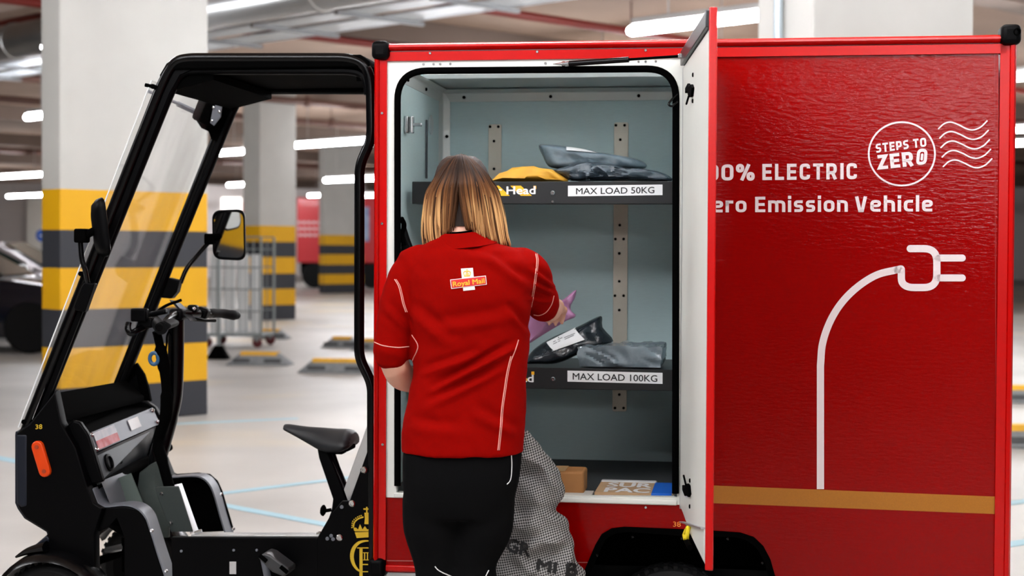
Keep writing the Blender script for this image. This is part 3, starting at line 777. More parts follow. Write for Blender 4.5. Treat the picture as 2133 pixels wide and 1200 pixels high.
# ---- inside: corner profiles with rivets
M_PROF = mat('inner_profile', (208, 212, 210), 0.4, 0.3)
zc = ZT - 0.05
def angle(name, a, b, w1, w2):
    mb = MB(); a = Vector(a); b = Vector(b); w1 = Vector(w1); w2 = Vector(w2)
    mb.prism([a, a + w1, a + w1 * 0.25 + w2 * 0.25, a + w2], b - a); return P(mb, name, M_PROF, bevel=0.003)
xw_ = XL + 0.03; xe = XH + 0.02
e1 = angle('corner_profile', (xw_, DEP, zc), (xe, DEP, zc), (0, 0, -0.045), (0, -0.03, 0))
e2 = angle('corner_profile', (xw_, DEP, ZF), (xw_, DEP, zc), (0.038, 0, 0), (0, -0.038, 0))
e3 = angle('corner_profile', (xw_, 0.03, zc), (xw_, DEP, zc), (0, 0, -0.045), (0.03, 0, 0))
def rivet(c, ax, parent, r=0.006, m=M_MATT): mb = MB(); mb.lathe(c, ax, [(r, -0.002), (r, 0.002), (r * 0.6, 0.004), (0.0005, 0.004)], 10); return P(mb, 'rivet', m, parent)
for f in (0.12, 0.55, 0.98): rivet((xw_ + f * 0.74, DEP - 0.012, zc - 0.028), (0, -1, 0), e1)
for f in (0.12, 0.34, 0.62): rivet((xw_ + 0.026, DEP - 0.013, zc - 0.05 - f), (0, -1, 0), e2)
for f in (0.3, 0.6): rivet((xw_ + 0.012, f, zc - 0.03), (1, 0, 0), e3)
# ---- shelf brackets on the back wall
def bracket(px0, px1, py0, py1, holes):
    y = DEP - 0.006; x0, x1 = L(px0, 600, y).x, L(px1, 600, y).x; z0, z1 = L(px0, py1, y).z, L(px0, py0, y).z
    mb = MB(); pts = fillet([Vector((x0, y, z0)), Vector((x1, y, z0)), Vector((x1, y, z1)), Vector((x0, y, z1))], 0.008, 4, True); mb.prism(pts, (0, 0.005, 0))
    o = P(mb, 'shelf_bracket', M_BRACKET, bevel=0.001)
    for (hx, hy) in holes:
        c = L(hx, hy, y); m2 = MB(); m2.lathe((c.x, y, c.z), (0, -1, 0), [(0.0052, 0), (0.0052, 0.0015), (0.003, 0.0025), (0.0004, 0.0025)], 10); P(m2, 'bolt', M_MATT, o)
bracket(1016, 1043, 259, 880, [(1021, 264), (1038, 264), (1029, 294), (1029, 352)])
bracket(1277, 1307, 255, 857, [(1283, 261), (1301, 261), (1292, 291), (1291, 469), (1282, 498), (1299, 498), (1290, 528), (1290, 586), (1281, 616), (1299, 616), (1290, 646), (1290, 822), (1281, 850), (1299, 850)])
# ---- shelves
M_SHELF = mat('shelf_black', (22, 23, 25), 0.45, 0.2, bump=0.05, bscale=300)
YS = 0.30
def shelf(pyt, pyb, ptilt, lab, lab_box, sx0=858):
    z1 = L(1120, pyt, YS).z; z0 = L(1120, pyb, YS).z; x0 = L(sx0, 500, YS).x; x1 = XH + 0.018
    mb = MB(); mb.box(((x0 + x1) / 2, YS + 0.004, (z0 + z1) / 2), (x1 - x0, 0.008, z1 - z0))
    mb.box(((x0 + x1) / 2, (YS + DEP) / 2 - .004, z1 - 0.014), (x1 - x0, DEP - YS - 0.014, 0.010))
    mb.box(((x0 + x1) / 2, YS + 0.05, z0 + 0.005), (x1 - x0, 0.09, 0.008))
    o = P(mb, 'shelf', M_SHELF, bevel=0.002)
    to = PX(YS - 0.0012)
    (a, b, c, d) = lab_box    # px left, px right, py top, py bottom (left edge) ; slope
    sl = ptilt
    mb = MB(); mb.add([to(a, d), to(b, d + sl * (b - a)), to(b, c + sl * (b - a)), to(a, c)], [(0, 1, 2, 3)]); lb = P(mb, 'load_label', M_LABEL, o, smooth=0)
    mb = MB(); hgt = (d - c)
    put_text(mb, lab, (a + (17 if len(lab) < 14 else 11), d - hgt * 0.19), (b - (17 if len(lab) < 14 else 11), d - hgt * 0.19 + sl * (b - a)), (0, -hgt * 0.62), PX(YS - 0.0020), 0.014)
    P(mb, 'lettering', M_INK, lb, smooth=0)
    return o, to, z1
def chevrons(o, to, px, py, h, sl):
    mb = MB(); t0 = px - 190
    for k in range(4):
        xx = t0 + k * 46
        mb.add([to(xx, py), to(xx + 22, py + sl * 22), to(xx + 45, py + h), to(xx + 22, py + h)], [(0, 1, 2, 3)])
    mb.add([to(px - 4, py), to(px + 2, py), to(px + 2, py + 7), to(px - 4, py + 7)], [(0, 1, 2, 3)])
    hz = P(mb, 'hazard_sticker', M_YEL, o, smooth=0)
    mb = MB(); put_text(mb, 'Mind Your Head', (px - 196, py + h * 0.90), (px, py + h * 0.90 + sl * 196), (0, -h * 0.80), PX(YS - 0.0022), 0.03)
    P(mb, 'lettering', M_LABEL, hz, smooth=0)
sh1, to1, ZS1 = shelf(378, 425, -0.013, 'MAX LOAD 50KG', (1183, 1380, 387, 409))
chevrons(sh1, to1, 1115, 387, 21, -0.01)
sh2, to2, ZS2 = shelf(766, 810, 0.024, 'MAX LOAD 100KG', (1182, 1380, 772, 795))
chevrons(sh2, to2, 1111, 774, 20, 0.02)
screw(1151, 402, YS - 0.001, sh1, r=0.0075); screw(1152, 790, YS - 0.001, sh2, r=0.0075); screw(1151, 420, YS - 0.001, sh1, r=0.005)
# ---- fittings on the left inside wall
def inplane(px, py, x): # point on plane x = const in the vehicle frame
    o = VI @ CAMPOS; d = VIR @ ray(px, py); return o + d * ((x - o.x) / d.x)
xi = XL + 0.031
c = inplane(851, 260, xi + 0.01)
mb = MB(); mb.box((xi + 0.006, c.y, c.z), (0.012, 0.05, 0.055)); mb.cyl((xi + 0.01, c.y, c.z), (xi + 0.055, c.y, c.z), 0.006)
mb.cyl((xi + 0.02, c.y, c.z - .028), (xi + 0.02, c.y, c.z + .028), 0.009); P(mb, 'striker', M_STEEL, bevel=0.003)
a = inplane(887, 250, xi); b = inplane(887, 372, xi)
mb = MB(); mb.box((xi + 0.003, a.y, (a.z + b.z) / 2), (0.006, 0.014, a.z - b.z)); P(mb, 'slotted_strip', mat('strip_dark', (60, 64, 68), 0.5, 0.4))
c = inplane(897, 260, xi); mb = MB(); mb.lathe((xi, c.y, c.z), (1, 0, 0), [(0.035, 0), (0.035, 0.004), (0.02, 0.006), (0.002, 0.004)], 20); P(mb, 'vent_disc', M_ALU)
for k, (px, py) in enumerate(((838, 478), (841, 486))):
    pass
mb = MB(); pts = [L(836, 455, 0.03), L(842, 470, 0.05), L(837, 490, 0.05), L(842, 512, 0.05)]; mb.tube(spline(pts), 0.008, 8); P(mb, 'cable_hook', M_MATT)
# hook at the right edge of the opening
mb = MB(); mb.tube(spline([L(1411, 196, -0.012), L(1399, 208, -0.025), L(1393, 217, -0.03), L(1400, 221, -0.03), L(1411, 212, -0.014)], 5), 0.0035, 8); P(mb, 'pull_hook', M_BLACKG)
# ---- gas strut above the opening
mb = MB(); mb.tube([L(1186, 132.5, -0.03), L(1310, 124, -0.06)], 0.0085, 12); st = P(mb, 'gas_strut', M_BLACKG)
mb = MB(); mb.tube([L(1310, 124, -0.06), L(1414, 117, -0.075)], 0.0040, 8); P(mb, 'piston_rod', M_MATT, st)
mb = MB(); mb.tube([L(1152, 133.5, -0.012), L(1186, 132.5, -0.03)], [0.001, 0.0075], 10); mb.ball(L(1174, 133, -0.02), 0.008); P(mb, 'end_fitting', M_STEEL, st)
mb = MB(); mb.box(L(1422, 116, -0.078), (0.028, 0.012, 0.012)); P(mb, 'clevis', M_STEEL, st, bevel=0.002)
# ---- the swung-open door
HX, HY = XH - 0.004, -0.012
DL = 0.84
def door_dir(phi): return Vector((math.sin(phi), -math.cos(phi), 0))
def to_px(v):
    p = CAMROT.inverted() @ ((VM @ v) - CAMPOS); return (CX + p.x / -p.z * FPX, CY - p.y / -p.z * FPX)
best = min((abs(to_px(Vector((HX, HY, 1.2)) + door_dir(R(a * 0.25)) * DL)[0] - 1477), a * 0.25) for a in range(-120, 200))
DPHI = R(best[1]); dd = door_dir(DPHI); dn = Vector((-dd.y, dd.x, 0))
if dn.x < 0: dn = -dn          # towards the red outer face
def DP(s, z, n=0.0): return Vector((HX, HY, 0)) + dd * s + dn * n + Vector((0, 0, z))
def dz(s, py):                 # height on the door at distance s that shows at image row py
    v = Vector((HX, HY, 0)) + dd * s
    lo, hi = -1.0, 3.5
    for _ in range(40):
        m = (lo + hi) / 2
        if to_px(Vector((v.x, v.y, m)))[1] > py: lo = m
        else: hi = m
    return (lo + hi) / 2
zt_d = dz(DL, 17)
outl = [(0.0, zt_d), (DL, zt_d), (DL, dz(DL, 1189)), (0.22, dz(0.22, 1094)), (0.10, dz(0.10, 1075)), (0.03, dz(0.03, 1066)), (0.0, dz(0.0, 1060))]
door = P(MB().prism([DP(s, z, 0.004) for s, z in outl], dn * 0.012), 'door', M_RED, bevel=0.001)
mb = MB(); mb.prism([DP(s * 0.985 + 0.004, z - (0.05 if k < 2 else -0.012), -0.002) for k, (s, z) in enumerate(outl)], dn * 0.006); inn = P(mb, 'inner_lining', M_WHITE, door, bevel=0.001)
mb = MB(); mb.prism([DP(0.02, zt_d - 0.004, -0.012), DP(DL - 0.002, zt_d - 0.004, -0.012), DP(DL - 0.002, zt_d - 0.046, -0.012), DP(0.02, zt_d - 0.046, -0.012)], dn * 0.016); P(mb, 'top_channel', mat('channel_grey', (60, 62, 64), 0.4, 0.5), door, bevel=0.002)
zb = outl[2][1]
mb = MB(); mb.prism([DP(DL, zt_d + 0.002, -0.004), DP(DL + 0.008, zt_d + 0.002, -0.004), DP(DL + 0.008, zt_d + 0.002, 0.016), DP(DL, zt_d + 0.002, 0.016)], (0, 0, zb - zt_d)); P(mb, 'door_edge', M_REDFRAME, door, bevel=0.003)
# hinge-side knuckle profile
mb = MB(); mb.tube([DP(-0.004, zt_d - 0.05, 0.004), DP(-0.004, outl[-1][1], 0.004)], 0.007, 10); P(mb, 'hinge_profile', M_ALU, door)
# lower lining piece (a second sheet lapped over the first), its fold line near the bottom
mb = MB(); mb.prism([DP(0.16, dz(0.16, 1089), -0.006), DP(DL - 0.01, dz(DL - 0.01, 1102), -0.006), DP(DL - 0.01, outl[2][1] + 0.02, -0.006), DP(0.24, outl[3][1] + 0.01, -0.006)], dn * 0.004); P(mb, 'lower_lining', M_WHITE, door, bevel=0.001)
mb = MB(); mb.prism([DP(0.14, dz(0.14, 1086), -0.014), DP(DL - 0.01, dz(DL - 0.01, 1099), -0.014), DP(DL - 0.01, dz(DL - 0.01, 1099) - 0.004, -0.014), DP(0.14, dz(0.14, 1086) - 0.004, -0.014)], dn * 0.012); P(mb, 'lining_fold', M_ALU, door)
# latches
def latch(py, flip):
    s = 0.28; z = dz(s, py); k = -1 if flip else 1
    sh = [(-0.10, 0.020), (-0.02, 0.024), (0.03, 0.010), (0.09, 0.010), (0.13, -0.004), (0.10, -0.024), (0.05, -0.022), (0.03, -0.008), (0.0, -0.012), (-0.03, 0.006), (-0.10, 0.004)]
    mb = MB(); mb.prism([DP(s + a, z + k * b, -0.010) for a, b in sh], dn * 0.009); o = P(mb, 'latch', M_MATT, door, bevel=0.002)
    mb = MB(); mb.tube([DP(s + 0.06, z - k * 0.02, -0.012), DP(s - 0.02, z - k * 0.034, -0.012)], 0.003, 6); P(mb, 'latch_spring', M_MATT, o)
    for q in (-1, 1): mb = MB(); mb.lathe(DP(s + 0.09, z + q * 0.036, -0.002), -dn, [(0.006, 0), (0.006, 0.003), (0.003, 0.004), (0.0005, 0.004)], 12); P(mb, 'rivet', M_MATT, o)
latch(190, False); latch(1018, True)
mb = MB(); mb.tube(spline([DP(0.42, dz(0.42, 1099), -0.012), DP(0.38, dz(0.38, 1114), -0.018), DP(0.44, dz(0.44, 1128), -0.018)], 6), 0.006, 8); mb.tube(spline([DP(0.45, dz(0.45, 1099), -0.012), DP(0.47, dz(0.47, 1114), -0.018), DP(0.46, dz(0.46, 1128), -0.018)], 6), 0.006, 8)
sp = P(mb, 'yellow_strap', mat('strap_yellow', (232, 208, 30), 0.5), door)
mb = MB(); mb.tube([DP(0.45, dz(0.45, 1126), -0.018), DP(0.54, dz(0.54, 1141), -0.016)], 0.008, 8); P(mb, 'strap_sleeve', M_MATT, sp)
# ---- lettering and graphics on the side panel
T = PX(-0.0015)
mb = MB(); put_lettering(mb, '100%', (1452, 376.5), (1571, 375.5), (0, -33.5), T, wt=0.195, gap=0.16); P(mb, 'lettering', M_DECAL, side, smooth=0)
mb = MB(); put_lettering(mb, 'ELECTRIC', (1588, 375.2), (1785, 373.2), (0, -33.5), T, gap=0.18, wt=0.195); P(mb, 'lettering', M_DECAL, side, smooth=0)
mb = MB(); put_lettering(mb, 'Zero', (1456, 442.6), (1555, 442.2), (0, -32), T, wt=0.182); P(mb, 'lettering', M_DECAL, side, smooth=0)
mb = MB(); put_lettering(mb, 'Emission', (1573, 442), (1766, 441.2), (0, -32), T, gap=0.15, wt=0.182); P(mb, 'lettering', M_DECAL, side, smooth=0)
mb = MB(); put_lettering(mb, 'Vehicle', (1780, 441.2), (1943, 440.5), (0, -32), T, gap=0.15, wt=0.182); P(mb, 'lettering', M_DECAL, side, smooth=0)
mb = MB()
stroke(mb, [(1878.5 + 69 * math.cos(k / 64 * 2 * math.pi), 320.5 + 66 * math.sin(k / 64 * 2 * math.pi)) for k in range(64)], 3.6, T, closed=True)
put_lettering(mb, 'STEPS TO', (1825, 318.5), (1930, 305), (-1.5, -18.5), T, gap=0.16, wt=0.21)
put_lettering(mb, 'ZER', (1829, 353.5), (1904, 345.5), (-3, -30), T, gap=0.13, wt=0.22)
stroke(mb, [(p.x, p.y) for p in fillet([Vector((1911, 341, 0)), Vector((1927, 339, 0)), Vector((1929, 313, 0)), Vector((1914, 313, 0))], 7, 6, True)], 6.4, T, closed=True)
stroke(mb, [(1921, 322), (1920, 332)], 5, T, round_=True)
P(mb, 'round_emblem', M_DECAL, side, smooth=0)
mb = MB()
for k in range(5):
    ox, oy = 2.5 * k, 19.7 * k
    pts = spline([(1955 + ox, 268 + oy, 0), (1967 + ox, 257.5 + oy, 0), (1981 + ox, 254.5 + oy, 0), (1998 + ox, 260.5 + oy, 0), (2014 + ox, 268.5 + oy, 0), (2028 + ox, 270.5 + oy, 0), (2043 + ox, 264.5 + oy, 0), (2056 + ox, 252 + oy, 0)], 5)
    stroke(mb, [(p.x, p.y) for p in pts], 3.0, T, round_=True)
P(mb, 'postmark_waves', M_DECAL, side, smooth=0)
mb = MB()
cable = [Vector((1709, 1019, 0)), Vector((1709, 770, 0))] + spline([(1709, 762, 0), (1713.5, 715, 0), (1729, 670, 0), (1753, 631, 0), (1786, 598, 0), (1826, 573, 0), (1870, 561.5, 0)], 7)
stroke(mb, [(p.x, p.y) for p in cable], 15, T)
U = [Vector(p) for p in ((1868, 562, 0), (1877.5, 560, 0), (1877.5, 599, 0), (1951.5, 599, 0), (1951.5, 518, 0), (1896, 518, 0))]
U = fillet(U, [0, 2, 27, 27, 27, 0], 8)
stroke(mb, [(p.x, p.y) for p in U], 15, T, round_=True)
for y in (537.5, 579): stroke(mb, [(1954, y), (2004.5, y)], 14.5, T, round_=True)
P(mb, 'plug_graphic', M_DECAL, side, smooth=0)
mb = MB(); mb.add([T(1426, 1009), T(2075, 1034.5), T(2075, 1071), T(1426, 1046)], [(0, 1, 2, 3)]); P(mb, 'gold_stripe', mat('gold_reflective', (170, 106, 6), 0.5, var=0.10, vscale=300), side, smooth=0)
mb = MB(); put_text(mb, '38', (1402, 1097), (1418, 1097.4), (0, -11), PX(-0.0008), 0.012); P(mb, 'fleet_number', mat('number_orange', (240, 130, 40), 0.5), skirt, smooth=0)
# ---- wheel arch, liner and rear wheels
arch = [(1210, 1205), (1240, 1135), (1253, 1113), (1274, 1101), (1300, 1098), (1424, 1103), (1500, 1107), (1542, 1110), (1570, 1119), (1590, 1138), (1605, 1166), (1616, 1205)]
Lp = [L(x, y, -0.006) for x, y in arch]; Lq = [v + Vector((0, 0, -0.012)) * 0 for v in Lp]
cen = L(1412, 1230, -0.006)
mb = MB()
rs = []
for v in Lp:
    d = (cen - v).normalized() * 0.02; rs.append([v, v + d, v + d + Vector((0, 0.34, 0)), v + Vector((0, 0.34, 0))])
mb.rings(rs); lin_ = P(mb, 'arch_liner', M_MATT, smooth=30)
mb = MB(); mb.prism(Lp + [L(1616, 1290, -.006), L(1210, 1290, -.006)], (0, 0.01, 0)); o = P(mb, 'arch_flare', M_MATT, lin_)
for v in o.data.vertices: v.co.y += 0.33
for px, py in ((1318, 1116), (1420, 1119), (1516, 1120), (1244, 1154), (1588, 1170)):
    rivet(L(px, py, 0.30) if False else L(px, py, -0.004) + Vector((0, 0, -0.004)), (0, -1, 0), lin_, 0.0045, M_BLACKG)
def wheel(px, ytop_z, y0, wdt, nm='wheel', x=None, r=None):
    x = lx(px, 1180, y0) if x is None else x
    r = ytop_z / 2 if r is None else r
    mb = MB(); prof = []
    ri = r * 0.66
    prof = [(ri, 0.006), (r * 0.82, -0.004), (r * 0.94, 0.006), (r * 0.985, wdt * 0.22), (r, wdt * 0.5), (r * 0.985, wdt * 0.78), (r * 0.94, wdt - 0.006), (r * 0.82, wdt + 0.004), (ri, wdt - 0.006)]
    mb.lathe((x, y0, r), (0, 1, 0), prof, 48, closed=True)
    for k in range(40):      # tread blocks
        a = 2 * math.pi * k / 40; d = Vector((math.cos(a), 0, math.sin(a))); e = Vector((-math.sin(a), 0, math.cos(a)))
        for q in (0, 1):
            c = Vector((x, y0 + wdt * (0.3 + 0.4 * q), r)) + d * (r - 0.004) + e * (0.012 * q)
            Mx = Matrix((e, Vector((0, 1, 0)), d)).transposed()
            Mx = Mx @ Matrix.Rotation(R(30 if q else -30), 3, 'Z')
            mb.box(c, (r * 0.075, wdt * 0.40, 0.012), Mx)
    o = P(mb, nm, M_RUBBER, smooth=35)
    rb = MB(); rb.lathe((x, y0, r), (0, 1, 0), [(ri * 1.02, 0.004), (ri * 0.95, 0.012), (ri * 0.9, wdt * 0.5), (ri * 0.95, wdt - 0.012), (ri * 1.02, wdt - 0.004)], 40)
    rb.lathe((x, y0, r), (0, 1, 0), [(0.012, -0.02), (0.03, -0.015), (0.034, wdt * .5), (0.03, wdt + .015), (0.012, wdt + .02)], 20)
    for k in range(9):
        a = 2 * math.pi * k / 9; d = Vector((math.cos(a), 0, math.sin(a)))
        c = Vector((x, y0 + wdt * 0.4, r)); rb.tube([c + d * 0.03, c + d * ri * 0.96], 0.009, 8, flat=1.6)
    P(rb, 'rim', M_BLACK, o)
    return x, r
zr = lz(1400, 1180, 0.05)
wheel(1400, zr, 0.03, 0.10); wheel(1400, zr, DEP - 0.13, 0.10, x=lx(1400, 1180, .03))
mb = MB(); mb.cyl((lx(1400), 0.1, zr / 2), (lx(1400), DEP - 0.1, zr / 2), 0.02); P(mb, 'rear_axle', M_MATT)
# chassis beams under the box (seen below the panel)
slab('chassis_beam', XL - 0.5, XR - 0.1, 0.18, 0.24, ZB - 0.06, ZB + 0.0, M_BLACK)
slab('chassis_beam', XL - 0.02, XR - 0.1, DEP - 0.24, DEP - 0.18, ZB - 0.06, ZB + 0.0, M_BLACK)
slab('cross_plate', lx(800, 1195), lx(870, 1195), 0.03, 0.5, ZB - 0.03, ZB - 0.015, M_ALU)
# ------------------------------------------------------------------ the cab
YN, YF = 0.10, 0.78
def N(px, py): return L(px, py, YN)
def F(px, py): return L(px, py, YF)
def Md(px, py, y=0.44): return L(px, py, y)
def mirr(v, y=YF): return Vector((v.x, y, v.z))
TR = 0.0165
# hoop tubes: windscreen foot -> roof -> down behind the driver
def hoop(y):
    px = [(52, 900), (338, 172), (362, 128), (392, 121), (742, 121), (772, 150), (774, 288), (749, 345), (748, 745), (775, 800), (776, 1185)]
    pts = [N(*p) for p in px]; pts = [Vector((v.x, y, v.z)) for v in pts]
    return fillet(pts, [0, .05, .04, .03, .06, .06, .03, .03, .03, .03, 0], 6)
mb = MB(); mb.tube(hoop(YN), TR, 14); hn = P(mb, 'roll_hoop', M_BLACKG)
mb = MB(); mb.tube(hoop(YF), TR, 14); hf = P(mb, 'roll_hoop', M_BLACKG)
# flat inner band of the near door frame
ib = [N(*p) for p in ((74, 880), (352, 190), (372, 152), (400, 146), (738, 146), (760, 160), (764, 196))]
ib = fillet(ib, [0, .05, .04, .03, .05, .04, 0], 6)
mb = MB(); mb.tube([v + Vector((0, 0.02, 0)) for v in ib], 0.013, 10, flat=1.2); P(mb, 'door_frame_band', M_BLACK, hn)
mb = MB(); mb.tube([Vector((v.x, YF - 0.02, v.z)) for v in ib], 0.013, 10, flat=1.2); P(mb, 'door_frame_band', M_BLACK, hf)
for y_, par in ((YN, hn), (YF - 0.016, hf)):
    mb = MB(); q = [N(*p) for p in ((66, 886), (341, 178), (366, 132), (396, 124), (396, 146), (374, 156), (352, 194), (80, 884))]
    mb.prism([Vector((v.x, y_, v.z)) for v in q], (0, 0.016, 0)); P(mb, 'pillar_infill', M_BLACK, par)
# roof: shallow moulded tray
zr0 = N(560, 150).z; zr1 = N(560, 117).z; xa = N(352, 130).x; xb = N(752, 116).x
mb = MB()
prof = [(xa - 0.03, zr0 - 0.01), (xa - 0.005, zr1 - 0.02), (xa + 0.03, zr1), (xb, zr1), (xb + 0.03, zr1 - 0.02), (xb + 0.03, zr0 + 0.012), (xa, zr0 + 0.012)]
mb.rings([[Vector((x, y, z)) for x, z in prof] for y in (YN - 0.012, YN + 0.02, YF - 0.02, YF + 0.012)]); roof = P(mb, 'cab_roof', M_MATT, bevel=0.004, smooth=30)
for px in (490, 620): mb = MB(); c = N(px, 121); mb.box((c.x, YN - 0.013, c.z), (0.004, 0.004, 0.012)); P(mb, 'roof_clip', M_GREYPL, roof)
# roof-side valance and header boards below the roof
zh = F(640, 195).z
slab('roof_valance', F(500, 190).x, F(772, 190).x, YF - 0.03, YF - 0.012, zh, zr0 + 0.02, M_MATT)
slab('rear_header', xb - 0.02, xb + 0.0, YN + 0.02, YF - 0.02, zr0 - 0.03, zr0 + 0.01, M_MATT)
hd = [N(352, 185), N(378, 150)]
mb = MB(); mb.hexa([N(346, 190) + Vector((0, .02, 0)), Vector((N(346, 190).x, YF - .02, N(346, 190).z)), Vector((N(440, 165).x, YF - .02, N(440, 165).z)), N(440, 165) + Vector((0, .02, 0)),
     N(360, 150) + Vector((0, .02, 0)), Vector((N(360, 150).x, YF - .02, N(360, 150).z)), Vector((N(440, 150).x, YF - .02, N(440, 150).z)), N(440, 150) + Vector((0, .02, 0))]); P(mb, 'front_header', M_MATT)
# far corner gusset round the wiper
mb = MB(); mb.prism([F(*p) + Vector((0, -0.03, 0)) for p in ((413, 250), (425, 268), (440, 275), (446, 292), (468, 300), (492, 220), (520, 192), (520, 180), (440, 170), (430, 200))], (0, 0.02, 0)); gus = P(mb, 'wiper_gusset', M_MATT)
mb = MB(); mb.box(F(448, 236) + Vector((0, -0.08, 0)), (0.075, 0.08, 0.09), Matrix.Rotation(R(22), 3, 'Y')); wm = P(mb, 'wiper_motor', M_MATT, bevel=0.012)
mb = MB(); mb.box(F(455, 195) + Vector((0, -0.10, 0)), (0.03, 0.05, 0.045), Matrix.Rotation(R(22), 3, 'Y')); P(mb, 'silver_plug', M_ALU, wm, bevel=0.003)
mb = MB(); mb.prism([F(*p) + Vector((0, -0.13, 0)) for p in ((467, 236), (484, 206), (488, 215), (484, 250), (470, 268), (462, 262))], (0, 0.004, 0)); wp = P(mb, 'wiper_plate', M_GREYPL, wm, bevel=0.001)
for p in ((470, 231), (467, 258), (482, 240), (486, 212)):
    c = F(*p) + Vector((0, -0.134, 0)); mb = MB(); mb.lathe(c, (0, -1, 0), [(0.005, 0), (0.005, 0.003), (0.001, 0.004)], 8); P(mb, 'bolt', M_STEEL, wm)
mb = MB(); mb.tube([F(356, 203) + Vector((0.0, -0.22, 0)), F(415, 232) + Vector((0, -0.06, 0))], 0.006, 8); mb.tube([F(392, 222) + Vector((0.0, -0.11, 0)), F(418, 236) + Vector((0, -0.06, 0))], 0.010, 8); P(mb, 'wiper_arm', M_GREYPL)
# windscreen: bent clear sheet standing a little proud of the hoops
G_WS = glass('clear_screen', 0.07)
def ws(t, y):      # t 0..1 from foot to head
    a = N(45, 890); b = N(322, 168); v = a.lerp(b, t); return Vector((v.x - 0.006, y, v.z))
mb = MB()
ys = [YN - 0.012, YN + 0.05, (YN + YF) / 2, YF - 0.05, YF + 0.012]
o1 = [[ws(t / 8, y) + Vector((-0.016 * (1 - ((y - 0.44) / 0.35) ** 2), 0, 0)) for y in ys] for t in range(9)]
th = Vector((-0.003, 0, 0.001))
rs = [r + [v + th for v in r[::-1]] for r in o1]
mb.rings(rs); wsn = P(mb, 'windscreen', G_WS)
mb = MB(); mb.tube([ws(0, YN - 0.012), ws(1, YN - 0.012)], 0.0022, 8); P(mb, 'screen_edge', mat('acrylic_edge', (232, 236, 236), 0.2), wsn)
mb = MB(); mb.tube([ws(0.03, YN - 0.010) + Vector((0.034, 0, -0.006)), ws(0.97, YN - 0.010) + Vector((0.034, 0, -0.006))], 0.0018, 8); P(mb, 'bright_strip', M_STEEL, wsn)
for t in (0.02, 0.45, 0.985):
    c = ws(t, YN - 0.014) + Vector((0.012, 0, -0.003)); mb = MB(); mb.lathe(c, (0, -1, 0), [(0.008, -.01), (0.008, 0.004), (0.004, 0.006), (0.001, 0.006)], 12); P(mb, 'screen_bolt', M_MATT, wsn)
c = ws(0.985, YN - .012); mb = MB(); mb.tube([c + Vector((-0.014, 0, 0.002)), c + Vector((0.03, 0, -0.006))], 0.006, 8); P(mb, 'screen_bolt', M_MATT, wsn)
# ---- nose shell
nose_n = [(42, 898), (70, 878), (122, 812), (136, 878), (166, 930), (190, 1010), (205, 1048), (222, 1058), (205, 1110), (206, 1195), (120, 1200), (112, 1150), (90, 1155), (75, 1140), (108, 1112), (106, 1106), (60, 1078), (46, 1058), (42, 1046)]
mb = MB()
def nose_ring(y, inset):
    pts = [N(*p) for p in nose_n]; cx = N(120, 1000)
    return [Vector((v.x + (cx.x - v.x) * inset, y, v.z + (cx.z - v.z) * inset)) for v in pts]
mb.rings([nose_ring(YN - 0.03, 0.03), nose_ring(YN - 0.018, 0), nose_ring(YN + 0.012, 0)]); ns = P(mb, 'nose_side', M_BLACK, smooth=35, bevel=0.003)
mb = MB(); mb.rings([nose_ring(YF - 0.012, 0), nose_ring(YF + 0.018, 0), nose_ring(YF + 0.03, 0.03)]); P(mb, 'nose_side', M_BLACK, smooth=35)
# front face between the sides (navy), from windscreen foot down to the bumper
ff = [(42, 898), (41, 905), (41, 1046), (46, 1058), (60, 1078), (106, 1106), (108, 1112), (75, 1140), (90, 1152)]
ff3 = [N(*p) for p in ff]
rs = []
for k, y in enumerate([YN - 0.02, YN + 0.06, 0.44, YF - 0.06, YF + 0.02]):
    bul = 0.006 + 0.05 * (1 - ((y - 0.44) / 0.36) ** 2)
    rs.append([Vector((v.x - bul, y, v.z)) for v in ff3] + [Vector((v.x + 0.012, y, v.z)) for v in ff3[::-1]])
mb = MB(); mb.rings(rs); P(mb, 'front_panel', M_NAVY, smooth=40)
# edge strip of the nose (navy plastic along the front edge, seen from the side)
mb = MB(); mb.prism([N(*p) + Vector((0, -0.032, 0)) for p in ((42, 902), (66, 902), (66, 1052), (52, 1056), (43, 1046))], (0, 0.02, 0)); P(mb, 'nose_corner', M_NAVY, bevel=0.008, seg=3)
mb = MB(); mb.prism([N(*p) + Vector((0, -0.034, 0)) for p in ((106, 1112), (112, 1120), (102, 1140), (80, 1146), (72, 1140))], (0, 0.05, 0)); P(mb, 'bumper_fin', M_NAVY, bevel=0.004)
mb = MB(); put_text(mb, '38', (74, 894), (88, 893.5), (0, -10), lambda X, Y: L(X, Y, YN - 0.0315), 0.004); P(mb, 'fleet_number', mat('number_gold', (214, 176, 40), 0.5), ns, smooth=0)
# orange side reflector
c0, c1 = N(89, 928), N(104, 978); r_ = 0.0195
d = (c1 - c0).normalized(); e = Vector((d.z, 0, -d.x))
out = [c0 + (e * math.cos(a) - d * math.sin(a)) * r_ for a in [math.pi * k / 8 for k in range(9)]] + [c1 + (-e * math.cos(a) + d * math.sin(a)) * r_ for a in [math.pi * k / 8 for k in range(9)]]
mb = MB(); mb.prism([v + Vector((0, -0.045, 0)) for v in out], (0, 0.02, 0)); rf = P(mb, 'side_reflector', mat('reflector_orange', (206, 62, 6), 0.3, spec=0.3), bevel=0.004)
for c in (c0, c1): mb = MB(); mb.lathe(c + Vector((0, -0.045, 0)), (0, -1, 0), [(0.007, -.001), (0.007, 0.002), (0.004, 0.003), (0.0004, 0.002)], 12); P(mb, 'screw', mat('amber_screw', (150, 50, 14), 0.4), rf)
